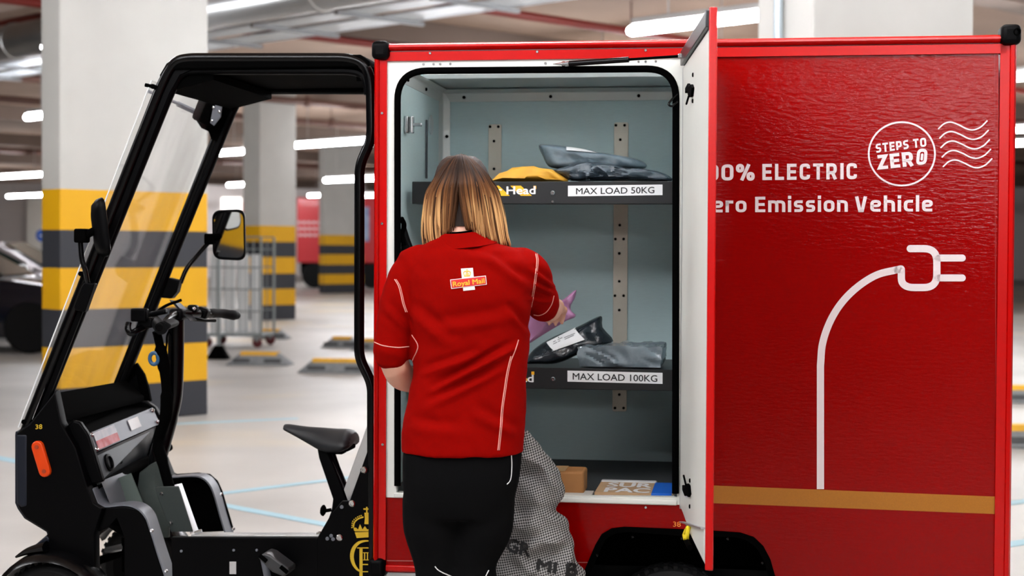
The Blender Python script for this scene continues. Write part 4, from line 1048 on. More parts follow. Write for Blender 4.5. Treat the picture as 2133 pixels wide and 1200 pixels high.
# ---- dash: cross tray with grey face
def quad(mb, pts, vec): mb.prism(pts, vec)
dn_ = [N(138, 880), N(165, 880), N(184, 905), N(190, 938), N(206, 1000), N(196, 1012)]
YD0, YD1 = YN + 0.01, YF - 0.03
fa = [(182, 904), (316, 852), (330, 868), (330, 886), (196, 944)]   # grey face, near-left to far-right
ya, yb = YN + 0.03, YF - 0.06
Fp = [L(182, 904, ya), L(316, 850, yb), L(331, 884, yb), L(196, 944, ya)]
mb = MB(); mb.prism(Fp, (0.004, 0.0, 0.002)); dash = P(mb, 'dash_panel', M_GREYPL, bevel=0.001)
def onface(u, v): # u along near->far, v up
    return Fp[3].lerp(Fp[2], u).lerp(Fp[0].lerp(Fp[1], u), v) + Vector((0.0065, -0.002, 0.003))
mb = MB(); mb.add([onface(0.05, 0.06), onface(0.36, 0.06), onface(0.36, 0.5), onface(0.05, 0.5)], [(0, 1, 2, 3)]); P(mb, 'red_sticker', mat('sticker_pink', (210, 130, 136), 0.5, rgb2=(186, 60, 70), vscale=30), dash, smooth=0)
mb = MB(); mb.add([onface(0.05, 0.5), onface(0.36, 0.5), onface(0.36, 0.92), onface(0.05, 0.92)], [(0, 1, 2, 3)]); P(mb, 'white_sticker', mat('sticker_pale', (206, 206, 212), 0.5, rgb2=(186, 190, 200), vscale=40), dash, smooth=0)
mb = MB(); mb.add([onface(0.56, 0.28), onface(0.72, 0.28), onface(0.72, 0.86), onface(0.56, 0.86)], [(0, 1, 2, 3)]); P(mb, 'address_label', M_LABEL, dash, smooth=0)
for u, v in ((0.02, 0.12), (0.02, 0.88), (0.97, 0.15), (0.97, 0.85)):
    mb = MB(); mb.lathe(onface(u, v), (0.8, -0.5, 0.3), [(0.008, -.003), (0.008, 0.003), (0.003, 0.005), (0.0005, 0.004)], 10); P(mb, 'bolt', M_STEEL, dash)
# tray behind the face: floor and raised far end
mb = MB(); mb.prism([Fp[0], Fp[1], Fp[1] + Vector((-0.22, 0, 0.02)), Fp[0] + Vector((-0.10, 0, 0.0))], (0, 0, -0.01)); P(mb, 'dash_tray', M_MATT)
endp = [N(140, 886), N(152, 876), N(166, 880), N(184, 906), N(196, 944), N(214, 1004), N(190, 1010)]
mb = MB(); mb.prism(endp, (0, 0.025, 0)); P(mb, 'dash_end', M_BLACK, bevel=0.006, seg=3)
endf = [L(225, 836, YF - .05), L(262, 834, YF - .05), L(304, 836, YF - .05), L(322, 848, YF - .05), L(332, 866, YF - .05), L(332, 896, YF - .05), L(300, 940, YF - .05), L(230, 900, YF - .05)]
mb = MB(); mb.prism(endf, (0, 0.03, 0)); P(mb, 'dash_end', M_BLACK, bevel=0.006, seg=3)
mb = MB(); mb.prism([L(140, 880, ya), L(262, 836, yb), L(262, 852, yb), L(140, 900, ya)], (-0.004, 0, -0.003)); P(mb, 'dash_back', M_MATT)
# panel under the dash with a round key switch
Up = [Fp[3] + Vector((-0.01, 0, -0.008)), Fp[2] + Vector((-0.01, 0, -0.008)), L(298, 972, yb), L(206, 1010, ya)]
mb = MB(); mb.prism(Up, (-0.006, 0, -0.002)); kp = P(mb, 'under_panel', mat('plate_mid', (72, 76, 80), 0.4, 0.3, rgb2=(56, 60, 64), vscale=4))
nm_ = (Up[1] - Up[0]).cross(Up[3] - Up[0]).normalized()
if nm_.x < 0: nm_ = -nm_
c = Up[0].lerp(Up[1], 0.22).lerp(Up[3].lerp(Up[2], 0.22), 0.45); mb = MB(); mb.lathe(c, nm_, [(0.030, 0), (0.030, 0.008), (0.022, 0.010), (0.020, 0.004), (0.001, 0.004)], 24); P(mb, 'key_switch', M_BLACK, kp)
c2 = Up[0].lerp(Up[1], 0.40).lerp(Up[3].lerp(Up[2], 0.40), 0.42); mb = MB(); mb.lathe(c2, nm_, [(0.024, 0), (0.024, 0.004), (0.001, 0.006)], 20); P(mb, 'cover_cap', M_MATT, kp)
mb = MB(); mb.tube([L(196, 1016, ya), L(318, 954, yb), L(352, 930, YF - .1)], 0.017, 12); P(mb, 'cross_tube', M_MATT)
# plates down to the footwell
mb = MB(); mb.prism([L(210, 1002, ya), L(262, 982, 0.40), L(284, 1052, 0.40), L(232, 1056, ya)], (0, 0.006, 0)); P(mb, 'pale_bracket', M_GREYPL)
mb = MB(); mb.prism([L(246, 996, 0.3), L(272, 986, 0.3), L(300, 1054, 0.3), L(262, 1052, 0.3)], (0, 0.006, 0)); P(mb, 'green_bracket', mat('plate_green', (96, 108, 102), 0.5, 0.3))
pl = [(290, 985), (312, 968), (335, 956), (344, 985), (352, 1020), (352, 1120), (296, 1120), (302, 1060), (286, 1015)]
mb = MB(); mb.prism([L(x, y, 0.36) for x, y in pl], (0, 0.012, 0)); sp_ = P(mb, 'steering_plate', mat('plate_dark', (84, 92, 88), 0.45, 0.5, rgb2=(54, 62, 60), vscale=5), bevel=0.003)
pl2 = [(322, 1014), (372, 1013), (402, 1108), (356, 1108), (330, 1040)]
mb = MB(); mb.prism([L(x, y, 0.30) for x, y in pl2], (0, 0.006, 0)); fp_ = P(mb, 'footwell_side', M_OLIVE, bevel=0.002)
mb = MB(); mb.prism([L(363, 1010, 0.30), L(377, 1007, 0.36), L(412, 1106, 0.36), L(396, 1112, 0.30)], (0.002, 0.004, 0)); P(mb, 'bright_edge', M_ALU, bevel=0.001)
for p in ((337, 1028), (357, 1088), (330, 1098)): mb = MB(); mb.lathe(L(*p, 0.299), (0, -1, 0), [(0.006, 0), (0.006, 0.003), (0.001, 0.004)], 8); P(mb, 'bolt', M_STEEL, fp_)
# ---- floor, sills and front guards
q0, q1 = L(398, 1118, YN), L(668, 1119, YN)
mb = MB(); mb.hexa([q0, q1, q1 + Vector((0, 0.05, 0)), q0 + Vector((0, 0.05, 0)), q0 + Vector((0, 0, .006)), q1 + Vector((0, 0, .006)), q1 + Vector((0, 0.05, .006)), q0 + Vector((0, 0.05, .006))]); P(mb, 'sill_strip', M_ALU, bevel=0.001)
zfl = L(530, 1125, YF).z
mb = MB(); mb.box(((q0.x + q1.x) / 2, (YN + YF) / 2 + 0.03, zfl - 0.01), (q1.x - q0.x, YF - YN - 0.08, 0.012)); P(mb, 'floor_plate', M_MATT)
mb = MB(); mb.cyl(L(406, 1110, YN + .01), L(420, 1106, YN + .01), 0.006, 10); mb.cyl(L(660, 1113, YN + .01), L(668, 1110, YN + .01), 0.006, 10); P(mb, 'bolt', M_STEEL)
chs = [(356, 1118), (668, 1119), (700, 1040), (772, 900), (778, 900), (778, 1260), (356, 1260)]
mb = MB(); mb.prism([L(x, y, YN - 0.01) for x, y in ((356, 1119), (668, 1120), (668, 1270), (360, 1270))], (0, 0.02, 0)); chp = P(mb, 'chassis_side', M_BLACK, bevel=0.003)
mb = MB(); mb.prism([mirr(L(x, y + 80, YN - .01), YF) for x, y in ((356, 1119), (668, 1120), (668, 1270), (360, 1270))], (0, 0.02, 0)); P(mb, 'chassis_side', M_BLACK)
trif = [(700, 1150), (740, 1060), (782, 960), (782, 1270), (660, 1270)]
tri = [(660, 1122), (690, 1070), (712, 1044), (728, 1044), (767, 935), (782, 915), (782, 1270), (660, 1270)]
mb = MB(); mb.prism([L(x, y, YN - 0.012) for x, y in tri], (0, 0.016, 0)); rp = P(mb, 'rear_side_plate', M_BLACK, bevel=0.003)
mb = MB(); mb.prism([mirr(L(x, y, YN - .01), YF) for x, y in trif], (0, 0.016, 0)); P(mb, 'rear_side_plate', M_BLACK)
for p in ((758, 979), (733, 1049), (707, 1120)):
    mb = MB(); mb.lathe(L(*p, YN - 0.013), (0, -1, 0), [(0.011, 0), (0.011, 0.003), (0.008, 0.006), (0.005, 0.006), (0.005, 0.002), (0.0005, 0.002)], 16); P(mb, 'bolt', M_STEEL, rp)
for p in ((712, 1056), (690, 1116), (682, 1122), (694, 1123)):
    mb = MB(); mb.lathe(L(*p, YN - 0.013), (0, -1, 0), [(0.006, 0), (0.006, 0.003), (0.001, 0.004)], 10); P(mb, 'rivet', M_GREYPL, rp)
for p in ((378, 1148), (487, 1146), (535, 1146)):
    mb = MB(); mb.lathe(L(*p, YN - 0.011), (0, -1, 0), [(0.0045, 0), (0.0045, 0.003), (0.001, 0.004)], 10); P(mb, 'rivet', M_GREYPL, chp)
mb = MB(); q = [L(x, y, YN - 0.0112) for x, y in ((478, 1170), (492, 1170), (492, 1196), (478, 1196))]; mb.add(q, [(0, 1, 2, 3)]); P(mb, 'data_sticker', mat('sticker_grey', (176, 176, 176), 0.6), chp, smooth=0)
# crown and cypher in gold on the rear side plate
TC = lambda X, Y: L(X, Y, YN - 0.0132)
mb = MB()
stroke(mb, [(757, 1060.5), (771, 1060.5)], 3, TC); stroke(mb, [(764, 1056), (764, 1078)], 3, TC)
mb.add([TC(x, y) for x, y in ((759, 1068), (769, 1068), (768, 1080), (769, 1092), (759, 1092), (760, 1080))], [(0, 1, 2, 3, 4, 5)])
arcp = spline([(736, 1099, 0), (738, 1089, 0), (746, 1081, 0), (757, 1077, 0)], 5); stroke(mb, [(p.x, p.y) for p in arcp], 3, TC)
for k in range(9):
    p = spline([(733, 1099, 0), (735, 1086, 0), (745, 1077, 0), (756, 1073, 0)], 3)[k]; mb.add([TC(p.x + 1.5 * math.cos(a), p.y + 1.5 * math.sin(a)) for a in [k2 * math.pi / 3 for k2 in range(6)]], [tuple(range(6))])
stroke(mb, [(737, 1104), (771, 1104)], 2, TC)
mb.add([TC(x, y) for x, y in ((736, 1100), (739, 1107), (771, 1107), (771, 1101), (765, 1103), (760, 1096), (755, 1103), (750, 1092), (746, 1103), (741, 1099))], [tuple(range(10))])
mb.add([TC(x, y) for x, y in ((739, 1109), (772, 1108), (772, 1119), (743, 1121))], [(0, 1, 2, 3)])
P(mb, 'crown_emblem', mat('cypher_gold', (206, 172, 30), 0.5), rp, smooth=0)
mb = MB()
cc = [(772, 1127), (760, 1127), (747, 1131), (737, 1142), (733, 1158), (736, 1174), (744, 1186), (752, 1191)]
pts = spline([(x, y, 0) for x, y in cc], 5); n_ = len(pts)
for i in range(n_ - 1):
    wdt = 2.5 + 5.5 * math.sin(math.pi * (i / n_)) ** 1.5
    stroke(mb, [(pts[i].x, pts[i].y), (pts[i + 1].x, pts[i + 1].y)], wdt, TC)
stroke(mb, [(752, 1141), (752, 1215)], 6.5, TC); stroke(mb, [(744, 1141.5), (772, 1141.5)], 2.4, TC); stroke(mb, [(752, 1176), (772, 1176)], 2.4, TC); stroke(mb, [(752, 1191), (772, 1191)], 2.2, TC)
stroke(mb, [(759.5, 1152), (759.5, 1166)], 2.2, TC); stroke(mb, [(765.5, 1152), (765.5, 1166)], 2.2, TC)
for y in (1151.5, 1166.5): stroke(mb, [(756, y), (769, y)], 1.5, TC)
P(mb, 'royal_cypher', MATS['cypher_gold'], rp, smooth=0)
# near and far front guards with grey edges
gn = [(205, 1048), (232, 1052), (258, 1051), (292, 1060), (312, 1084), (328, 1130), (350, 1200), (352, 1240), (200, 1260)]
gnp = fillet([L(x, y, YN) for x, y in gn], 0.02, 4, True)
mb = MB(); mb.prism([L(x, y, YN - 0.005) for x, y in ((222, 1058), (262, 1056), (290, 1062), (306, 1082), (322, 1130), (345, 1210), (352, 1260), (258, 1260), (258, 1120), (240, 1075), (252, 1078), (226, 1100), (204, 1108), (204, 1062))], (0, 0.02, 0)); P(mb, 'foot_guard', M_BLACK, bevel=0.003)
eg = spline([L(196, 1016, YN), L(206, 1046, YN), L(224, 1054, YN), L(258, 1051, YN), L(284, 1056, YN), L(304, 1074, YN), L(316, 1106, YN), L(330, 1150, YN), L(350, 1210, YN)], 5)
mb = MB(); mb.rings([[v + Vector((0, -0.005, 0)), v + Vector((0, 0.075, 0)), v + Vector((-0.004, 0.075, -0.004)), v + Vector((-0.004, -0.005, -0.004))] for v in eg]); ge = P(mb, 'guard_edge', M_GREYPL, smooth=40)
for p in ((316, 1106), (346, 1190)): mb = MB(); mb.lathe(L(*p, YN - .002), (0.5, -1, 0.3), [(0.006, 0), (0.006, 0.004), (0.001, 0.005)], 10); P(mb, 'bolt', M_STEEL, ge)
gf = [(365, 988), (412, 985), (436, 988), (452, 1002), (462, 1024), (486, 1106), (400, 1110), (384, 1070)]
mb = MB(); mb.prism([L(x, y, YF - 0.01) for x, y in gf], (0, 0.012, 0)); P(mb, 'foot_guard', M_MATT, bevel=0.002)
eg = spline([L(362, 989, YF), L(412, 985, YF), L(436, 988, YF), L(452, 1002, YF), L(462, 1024, YF), L(474, 1066, YF), L(487, 1110, YF)], 5)
mb = MB(); mb.rings([[v + Vector((0, -0.08, 0)), v, v + Vector((-0.004, 0, -0.004)), v + Vector((-0.004, -0.08, -0.004))] for v in eg]); ge = P(mb, 'guard_edge', M_GREYPL, smooth=40)
for p in ((461, 1030), (486, 1102)): mb = MB(); mb.lathe(L(*p, YF - .085), (0.5, -1, 0.3), [(0.006, 0), (0.006, 0.004), (0.001, 0.005)], 10); P(mb, 'bolt', M_STEEL, ge)
# ---- front wheels, mudguard, axle bits
zf = L(105, 1166, 0.06).z
xf, rf_ = wheel(118, zf, 0.02, 0.085, x=lx(108, 1170, 0.05)); wheel(118, zf, YF, 0.085, x=xf + 0.02)
fen = []
for k in range(15):
    a = R(158 - k * 9.4); rr = rf_ + 0.022
    fen.append([Vector((xf + rr * math.cos(a) * 1.02, y, rf_ + rr * math.sin(a) + (0.02 if k == 0 else 0))) + Vector((0, 0, dz_)) for y, dz_ in ((-0.005, -0.018), (0.012, 0.004), (0.062, 0.012), (0.112, 0.004), (0.13, -0.018), (0.112, -0.002), (0.062, 0.006), (0.012, -0.002))])
mb = MB(); mb.rings(fen); P(mb, 'mudguard', M_BLACKG, smooth=50)
mb = MB(); mb.rings([[v + Vector((0, YF - 0.02, 0)) for v in r] for r in fen]); P(mb, 'mudguard', M_BLACKG, smooth=50)
tip = [L(34, 1160, 0.06), L(60, 1148, 0.06), L(100, 1139, 0.06)]
mb = MB(); mb.tube(spline(tip, 5), [0.004, 0.02], 10, flat=2.2); P(mb, 'mudguard_lip', M_BLACKG)
mb = MB(); mb.tube([L(220, 1148, 0.3), L(258, 1139, 0.3)], 0.012, 10); P(mb, 'axle_arm', M_ALU)
mb = MB(); mb.tube([L(200, 1170, 0.25), L(260, 1150, 0.35)], 0.014, 10); mb.tube([L(262, 1120, 0.3), L(262, 1190, 0.3)], 0.014, 10); P(mb, 'suspension_arm', M_MATT)
mb = MB(); mb.lathe(L(269, 1128, 0.28), (0, -1, 0), [(0.006, 0), (0.006, 0.004), (0.001, 0.005)], 10); P(mb, 'bolt', M_STEEL)
# ---- steering column and bars
col = spline([L(367, 655, 0.44), L(366, 760, 0.44), L(362, 830, 0.44), L(346, 895, 0.44), L(330, 950, 0.42), L(322, 990, 0.40)], 6)
mb = MB(); mb.tube(col, [0.0275, 0.0275, 0.028, 0.030, 0.031, 0.028], 16); P(mb, 'steering_column', M_BLACKG)
cabl = spline([L(326, 690, 0.36), L(333, 720, 0.37), L(341, 765, 0.38), L(347, 815, 0.39), L(345, 870, 0.40), L(330, 920, 0.40), L(338, 960, 0.36), L(352, 1012, 0.34)], 6)
mb = MB(); mb.tube(cabl, [0.015, 0.021, 0.017, 0.022, 0.018, 0.02, 0.018], 10); lo = P(mb, 'cable_loom', M_MATT)
mb = MB(); mb.tube(spline([L(378, 625, .42), L(340, 640, .38), L(318, 665, .36), L(330, 700, .36)], 6), 0.005, 6); mb.tube(spline([L(392, 650, .5), L(352, 690, .42), L(347, 718, .38), L(343, 750, .38)], 6), 0.0035, 6); P(mb, 'brake_cable', M_MATT, lo)
ring = [L(321 + 9 * math.cos(a), 747 + 12 * math.sin(a), 0.36) for a in [2 * math.pi * k / 16 for k in range(16)]]
mb = MB(); mb.tube(ring, 0.007, 8, closed=True); P(mb, 'blue_ring', mat('ring_blue', (34, 84, 124), 0.4))
bar = spline([L(345, 680, 0.24), L(348, 668, 0.32), L(362, 656, 0.40), L(385, 652, 0.46), L(412, 652, 0.52), L(440, 656, 0.60)], 5)
mb = MB(); mb.tube(bar, 0.013, 12); hb = P(mb, 'handlebar', M_BLACKG)
mb = MB(); mb.tube(spline([L(424, 656, 0.56), L(440, 653, 0.60), L(462, 653, 0.66), L(482, 656, 0.70), L(494, 657, 0.73)], 4), [0.013, 0.017, 0.016, 0.017, 0.018, 0.015], 12, flat=0.8, ends=True); P(mb, 'grip', mat('grip_rubber', (8, 9, 10), 0.6, spec=0.12), hb)
mb = MB(); mb.tube([L(324, 668, 0.36), L(330, 677, 0.27), L(336, 684, 0.22)], [0.017, 0.021, 0.022], 14, ends=False); gr = P(mb, 'grip', MATS['grip_rubber'], hb)
mb = MB(); mb.prism(fillet([L(338, 666, 0.235), L(358, 677, 0.235), L(352, 686, 0.235), L(332, 692, 0.235)], 0.01, 3, True), (-0.004, 0.09, 0.006)); P(mb, 'palm_rest', MATS['grip_rubber'], gr, bevel=0.004)
mb = MB(); mb.lathe(L(332, 681, 0.212), (0.1, -1, -.1), [(0.013, 0), (0.013, 0.003), (0.0095, 0.004), (0.009, 0.001), (0.0005, 0.001)], 18); P(mb, 'bar_end_plug', M_BLACK, gr)
mb = MB(); mb.box(L(291, 656, 0.28), (0.056, 0.03, 0.045)); P(mb, 'mirror_box', M_BLACK, hb, bevel=0.006)
mb = MB(); mb.tube(spline([L(268, 672, 0.26), L(266, 684, 0.25), L(273, 694, 0.25), L(290, 686, 0.27), L(320, 672, 0.34)], 5), 0.007, 8, flat=1.6); P(mb, 'brake_lever', M_BLACKG, hb)
mb = MB(); mb.box(L(306, 672, 0.30), (0.05, 0.035, 0.035)); mb.box(L(330, 652, 0.36), (0.06, 0.03, 0.018), Matrix.Rotation(R(-12), 3, 'Y')); P(mb, 'lever_clamp', M_BLACK, hb, bevel=0.006)
mb = MB(); mb.tube([L(400, 664, 0.52), L(425, 668, .58), L(448, 668, 0.64)], [0.008, 0.005, 0.006], 8); P(mb, 'brake_lever', M_BLACK, hb)
mb = MB(); mb.box(L(422, 651, 0.55), (0.045, 0.04, 0.036), Matrix.Rotation(R(18), 3, 'Y')); mb.box(L(402, 644, 0.50), (0.035, 0.035, 0.03)); P(mb, 'switch_pod', M_BLACK, hb, bevel=0.008)
for p in ((404, 643), (348, 666), (316, 664)): mb = MB(); mb.ball(L(*p, 0.40), 0.006); P(mb, 'bolt', M_STEEL, hb)
dsp = [L(352, 624, 0.46), L(368, 626, 0.52), L(407, 663, 0.48), L(393, 665, 0.42)]
mb = MB(); mb.prism(dsp, (0.006, 0, -0.008)); ds = P(mb, 'display', mat('display_body', (30, 33, 36), 0.6, spec=0.2), hb, bevel=0.002)
mb = MB(); mb.prism([dsp[0].lerp(dsp[2], 0.2) + Vector((0, 0, .003)), dsp[1].lerp(dsp[2], 0.2) + Vector((0, 0, .003)), dsp[1].lerp(dsp[2], .75) + Vector((0, 0, .003)), dsp[0].lerp(dsp[3], 0.75) + Vector((0, 0, .003))], (0, 0, 0.001)); P(mb, 'display_glass', mat('display_blue', (44, 58, 70), 0.5, spec=0.2), ds)
mb = MB(); mb.box(L(371, 655, 0.44), (0.05, 0.06, 0.04)); P(mb, 'stem_clamp', M_BLACK, hb, bevel=0.01)
# ---- mirrors
# near mirror: seen edge-on, shell, mount, arm, clamp
mc = N(222, 478) + Vector((0, -0.05, 0))
sh = fillet([Vector((0, -0.055, -0.09)), Vector((0, 0.055, -0.09)), Vector((0, 0.055, 0.10)), Vector((0, -0.055, 0.10))], 0.035, 5, True)
rs = []
Rm = Matrix.Rotation(R(-7), 3, 'Y') @ Matrix.Rotation(R(34), 3, 'Z')
for x, k in ((-0.020, 0.55), (-0.014, 0.82), (0.0, 0.97), (0.010, 1.0), (0.014, 0.97)): rs.append([mc + Rm @ Vector((x, v.y * k, v.z * k)) for v in sh])
mb = MB(); mb.rings(rs); mr = P(mb, 'mirror', M_BLACK, smooth=50)
mb = MB(); mb.rings([[mc + Rm @ Vector((x, v.y * 0.9, v.z * 0.92)) for v in sh] for x in (0.0145, 0.0155)]); P(mb, 'mirror_glass', mat('mirror_silver', (235, 238, 240), 0.03, 1.0), mr, smooth=20)
mb = MB(); a_ = N(184, 494) + Vector((0, -0.05, 0)); mb.tube([a_, mc + Vector((-0.01, 0, 0))], 0.013, 10); mb.box(a_ + Vector((0, 0, 0.004)), (0.04, 0.045, 0.045)); P(mb, 'mirror_mount', M_MATT, mr, bevel=0.006)
mb = MB(); mb.tube(spline([N(181, 505) + Vector((0, -0.05, 0)), N(184, 540) + Vector((0, -0.05, 0)), N(190, 565) + Vector((0, -0.045, 0)), N(188, 590) + Vector((0, -0.02, 0))], 5), 0.0085, 10); P(mb, 'mirror_arm', M_BLACKG, mr)
mb = MB(); mb.prism([N(*p) + Vector((0, -0.03, 0)) for p in ((182, 588), (204, 590), (200, 604), (184, 650), (162, 645), (176, 598))], (0, 0.03, 0)); P(mb, 'mirror_clamp', M_BLACK, mr, bevel=0.004)
# far mirror, turned to the rider
mc = F(468, 489) + Vector((0.0, 0.05, 0))
toC = ((VI @ CAMPOS) - mc); az = math.atan2(toC.y, toC.x)
Rm = Matrix.Rotation(R(-86.8), 3, 'Z') @ Matrix.Rotation(R(4), 3, 'Y')
sh = fillet([Vector((0, -0.062, -0.090)), Vector((0, 0.062, -0.096)), Vector((0, 0.062, 0.096)), Vector((0, -0.062, 0.090))], 0.034, 6, True)
rs = []
for x, k in ((-0.035, 0.5), (-0.028, 0.82), (-0.01, 0.97), (0.0, 1.0), (0.005, 0.985), (0.006, 0.90), (0.002, 0.885)): rs.append([mc + Rm @ Vector((x, v.y * k, v.z * (k if k < .9 else 1 - (1 - k) * 0.7))) for v in sh])
mb = MB(); mb.rings(rs); mr = P(mb, 'mirror', M_BLACK, smooth=40)
mb = MB(); mb.rings([[mc + Rm @ Vector((x, v.y * 0.89, v.z * 0.92)) for v in sh] for x in (0.0005, 0.0025)]); P(mb, 'mirror_glass', MATS['mirror_silver'], mr, smooth=20)
mb = MB(); mb.tube([F(428, 497) + Vector((0, 0.03, 0)), mc + Rm @ Vector((-0.03, 0, 0))], 0.014, 10); mb.box(F(431, 498) + Vector((0, 0.03, 0)), (0.032, 0.04, 0.04)); P(mb, 'mirror_mount', M_MATT, mr, bevel=0.006)
mb = MB(); mb.tube(spline([F(428, 506) + Vector((0, 0.03, 0)), F(404, 534) + Vector((0, .03, 0)), F(385, 560) + Vector((0, .02, 0)), F(374, 590) + Vector((0, 0.01, 0))], 5), 0.0085, 10); P(mb, 'mirror_arm', M_BLACKG, mr)
mb = MB(); mb.prism([F(*p) + Vector((0, -0.02, 0)) for p in ((353, 578), (378, 584), (372, 608), (360, 622), (338, 620))], (0, 0.04, 0)); P(mb, 'mirror_clamp', M_BLACK, mr, bevel=0.004)
# dark web at the feet of the far hoop
mb = MB(); mb.prism([F(*p) for p in ((284, 756), (300, 780), (308, 806), (314, 836), (300, 840), (262, 838), (240, 832), (246, 800), (270, 775))], (0, 0.015, 0)); P(mb, 'hoop_web', M_MATT)
mb = MB(); mb.hexa([L(118, 838, YN + .02), L(262, 806, YF - .03), L(300, 836, YF - .03), L(136, 878, YN + .02)] + [v + Vector((0, 0, 0.012)) for v in (L(118, 826, YN + .02), L(262, 800, YF - .03), L(300, 832, YF - .03), L(136, 872, YN + .02))]); P(mb, 'scuttle', M_MATT)
# ---- saddle
sc = 0.40
secs = [(590, 888, 6, 0.018), (600, 889, 9, 0.024), (625, 897, 14, 0.030), (650, 904, 20, 0.040), (675, 910, 27, 0.060), (700, 913, 27, 0.085), (725, 911, 25, 0.100), (742, 910, 17, 0.092)]
rs = []
for px, py, h, wd in secs:
    c = L(px, py, sc); hh = h / FPX * 5.2 / 2 * 1.6
    ring = []
    for k in range(16):
        a = 2 * math.pi * k / 16
        ring.append(c + Vector((0, math.cos(a) * wd, math.sin(a) * hh * (1.0 if math.sin(a) > 0 else (0.8 + 0.7 * abs(math.cos(a)))) - abs(math.cos(a)) ** 2 * hh * 0.8)))
    rs.append(ring)
mb = MB(); mb.rings(rs); sd = P(mb, 'saddle', mat('saddle_black', (22, 24, 27), 0.5, spec=0.4), smooth=60, sub=1)
mb = MB()
for s in (-0.022, 0.022): mb.tube(spline([L(632, 908, sc + s), L(646, 922, sc + s), L(664, 930, sc + s), L(700, 934, sc + s), L(728, 926, sc + s * 2)], 5), 0.0038, 8)
P(mb, 'saddle_rails', M_MATT, sd)
mb = MB(); mb.box(L(704, 936, sc), (0.05, 0.06, 0.028)); mb.box(L(728, 928, sc), (0.02, 0.10, 0.03)); P(mb, 'saddle_clamp', M_MATT, sd, bevel=0.006)
pp = [(660, 934), (682, 938), (712, 1010), (724, 1045), (724, 1122), (668, 1122), (690, 1064), (693, 1040), (664, 955)]
mb = MB(); mb.prism([L(x, y, sc - 0.035) for x, y in pp], (0, 0.07, 0)); spst = P(mb, 'saddle_post', M_BLACK, bevel=0.006)
mb = MB(); mb.tube([L(690, 940, sc), L(722, 1030, sc)], 0.011, 10); P(mb, 'post_brace', M_BLACK, spst)
mb = MB(); mb.tube([L(690, 1062, sc - .02), L(678, 1064, sc - .02)], 0.006, 8); mb.lathe(L(678, 1064, sc - .02), (-1, 0, 0.1), [(0.012, 0), (0.020, 0.006), (0.018, 0.012), (0.012, 0.016), (0.001, 0.016)], 8); P(mb, 'clamp_knob', M_MATT, spst)
mb = MB(); mb.prism([L(716, 1020, 0.16), L(727, 1050, 0.16), L(770, 932, 0.16), L(770, 888, 0.16), L(764, 888, 0.16)], (0, 0.03, 0)); P(mb, 'silver_stay', M_ALU, bevel=0.002)
mb = MB(); mb.prism([L(723, 1040, 0.6), L(727, 1046, 0.6), L(768, 908, 0.6), L(768, 888, 0.6)], (0, 0.03, 0)); P(mb, 'silver_stay', M_ALU, bevel=0.002)
# ---- pedal and crank
pd = [L(536, 1162, -0.02), L(550, 1152, -0.02), L(562, 1156, -0.02), L(602, 1186, -0.02), L(600, 1196, -0.02), L(590, 1202, -0.02), L(566, 1192, -0.02)]
mb = MB(); mb.prism(pd, (0, 0.085, 0)); pe = P(mb, 'pedal', mat('pedal_grey', (44, 46, 48), 0.45), bevel=0.006)
for f in (0.14, 0.82): 
    c = pd[0].lerp(pd[4], f) + Vector((0.006, -0.004, 0.006)); mb = MB(); mb.box(c, (0.03, 0.004, 0.014), Matrix.Rotation(R(38), 3, 'Y')); P(mb, 'pedal_slot', M_MATT, pe, bevel=0.003)
mb = MB(); mb.tube([L(550, 1165, 0.05), L(562, 1225, 0.06)], 0.012, 10); P(mb, 'crank', M_GREYPL)
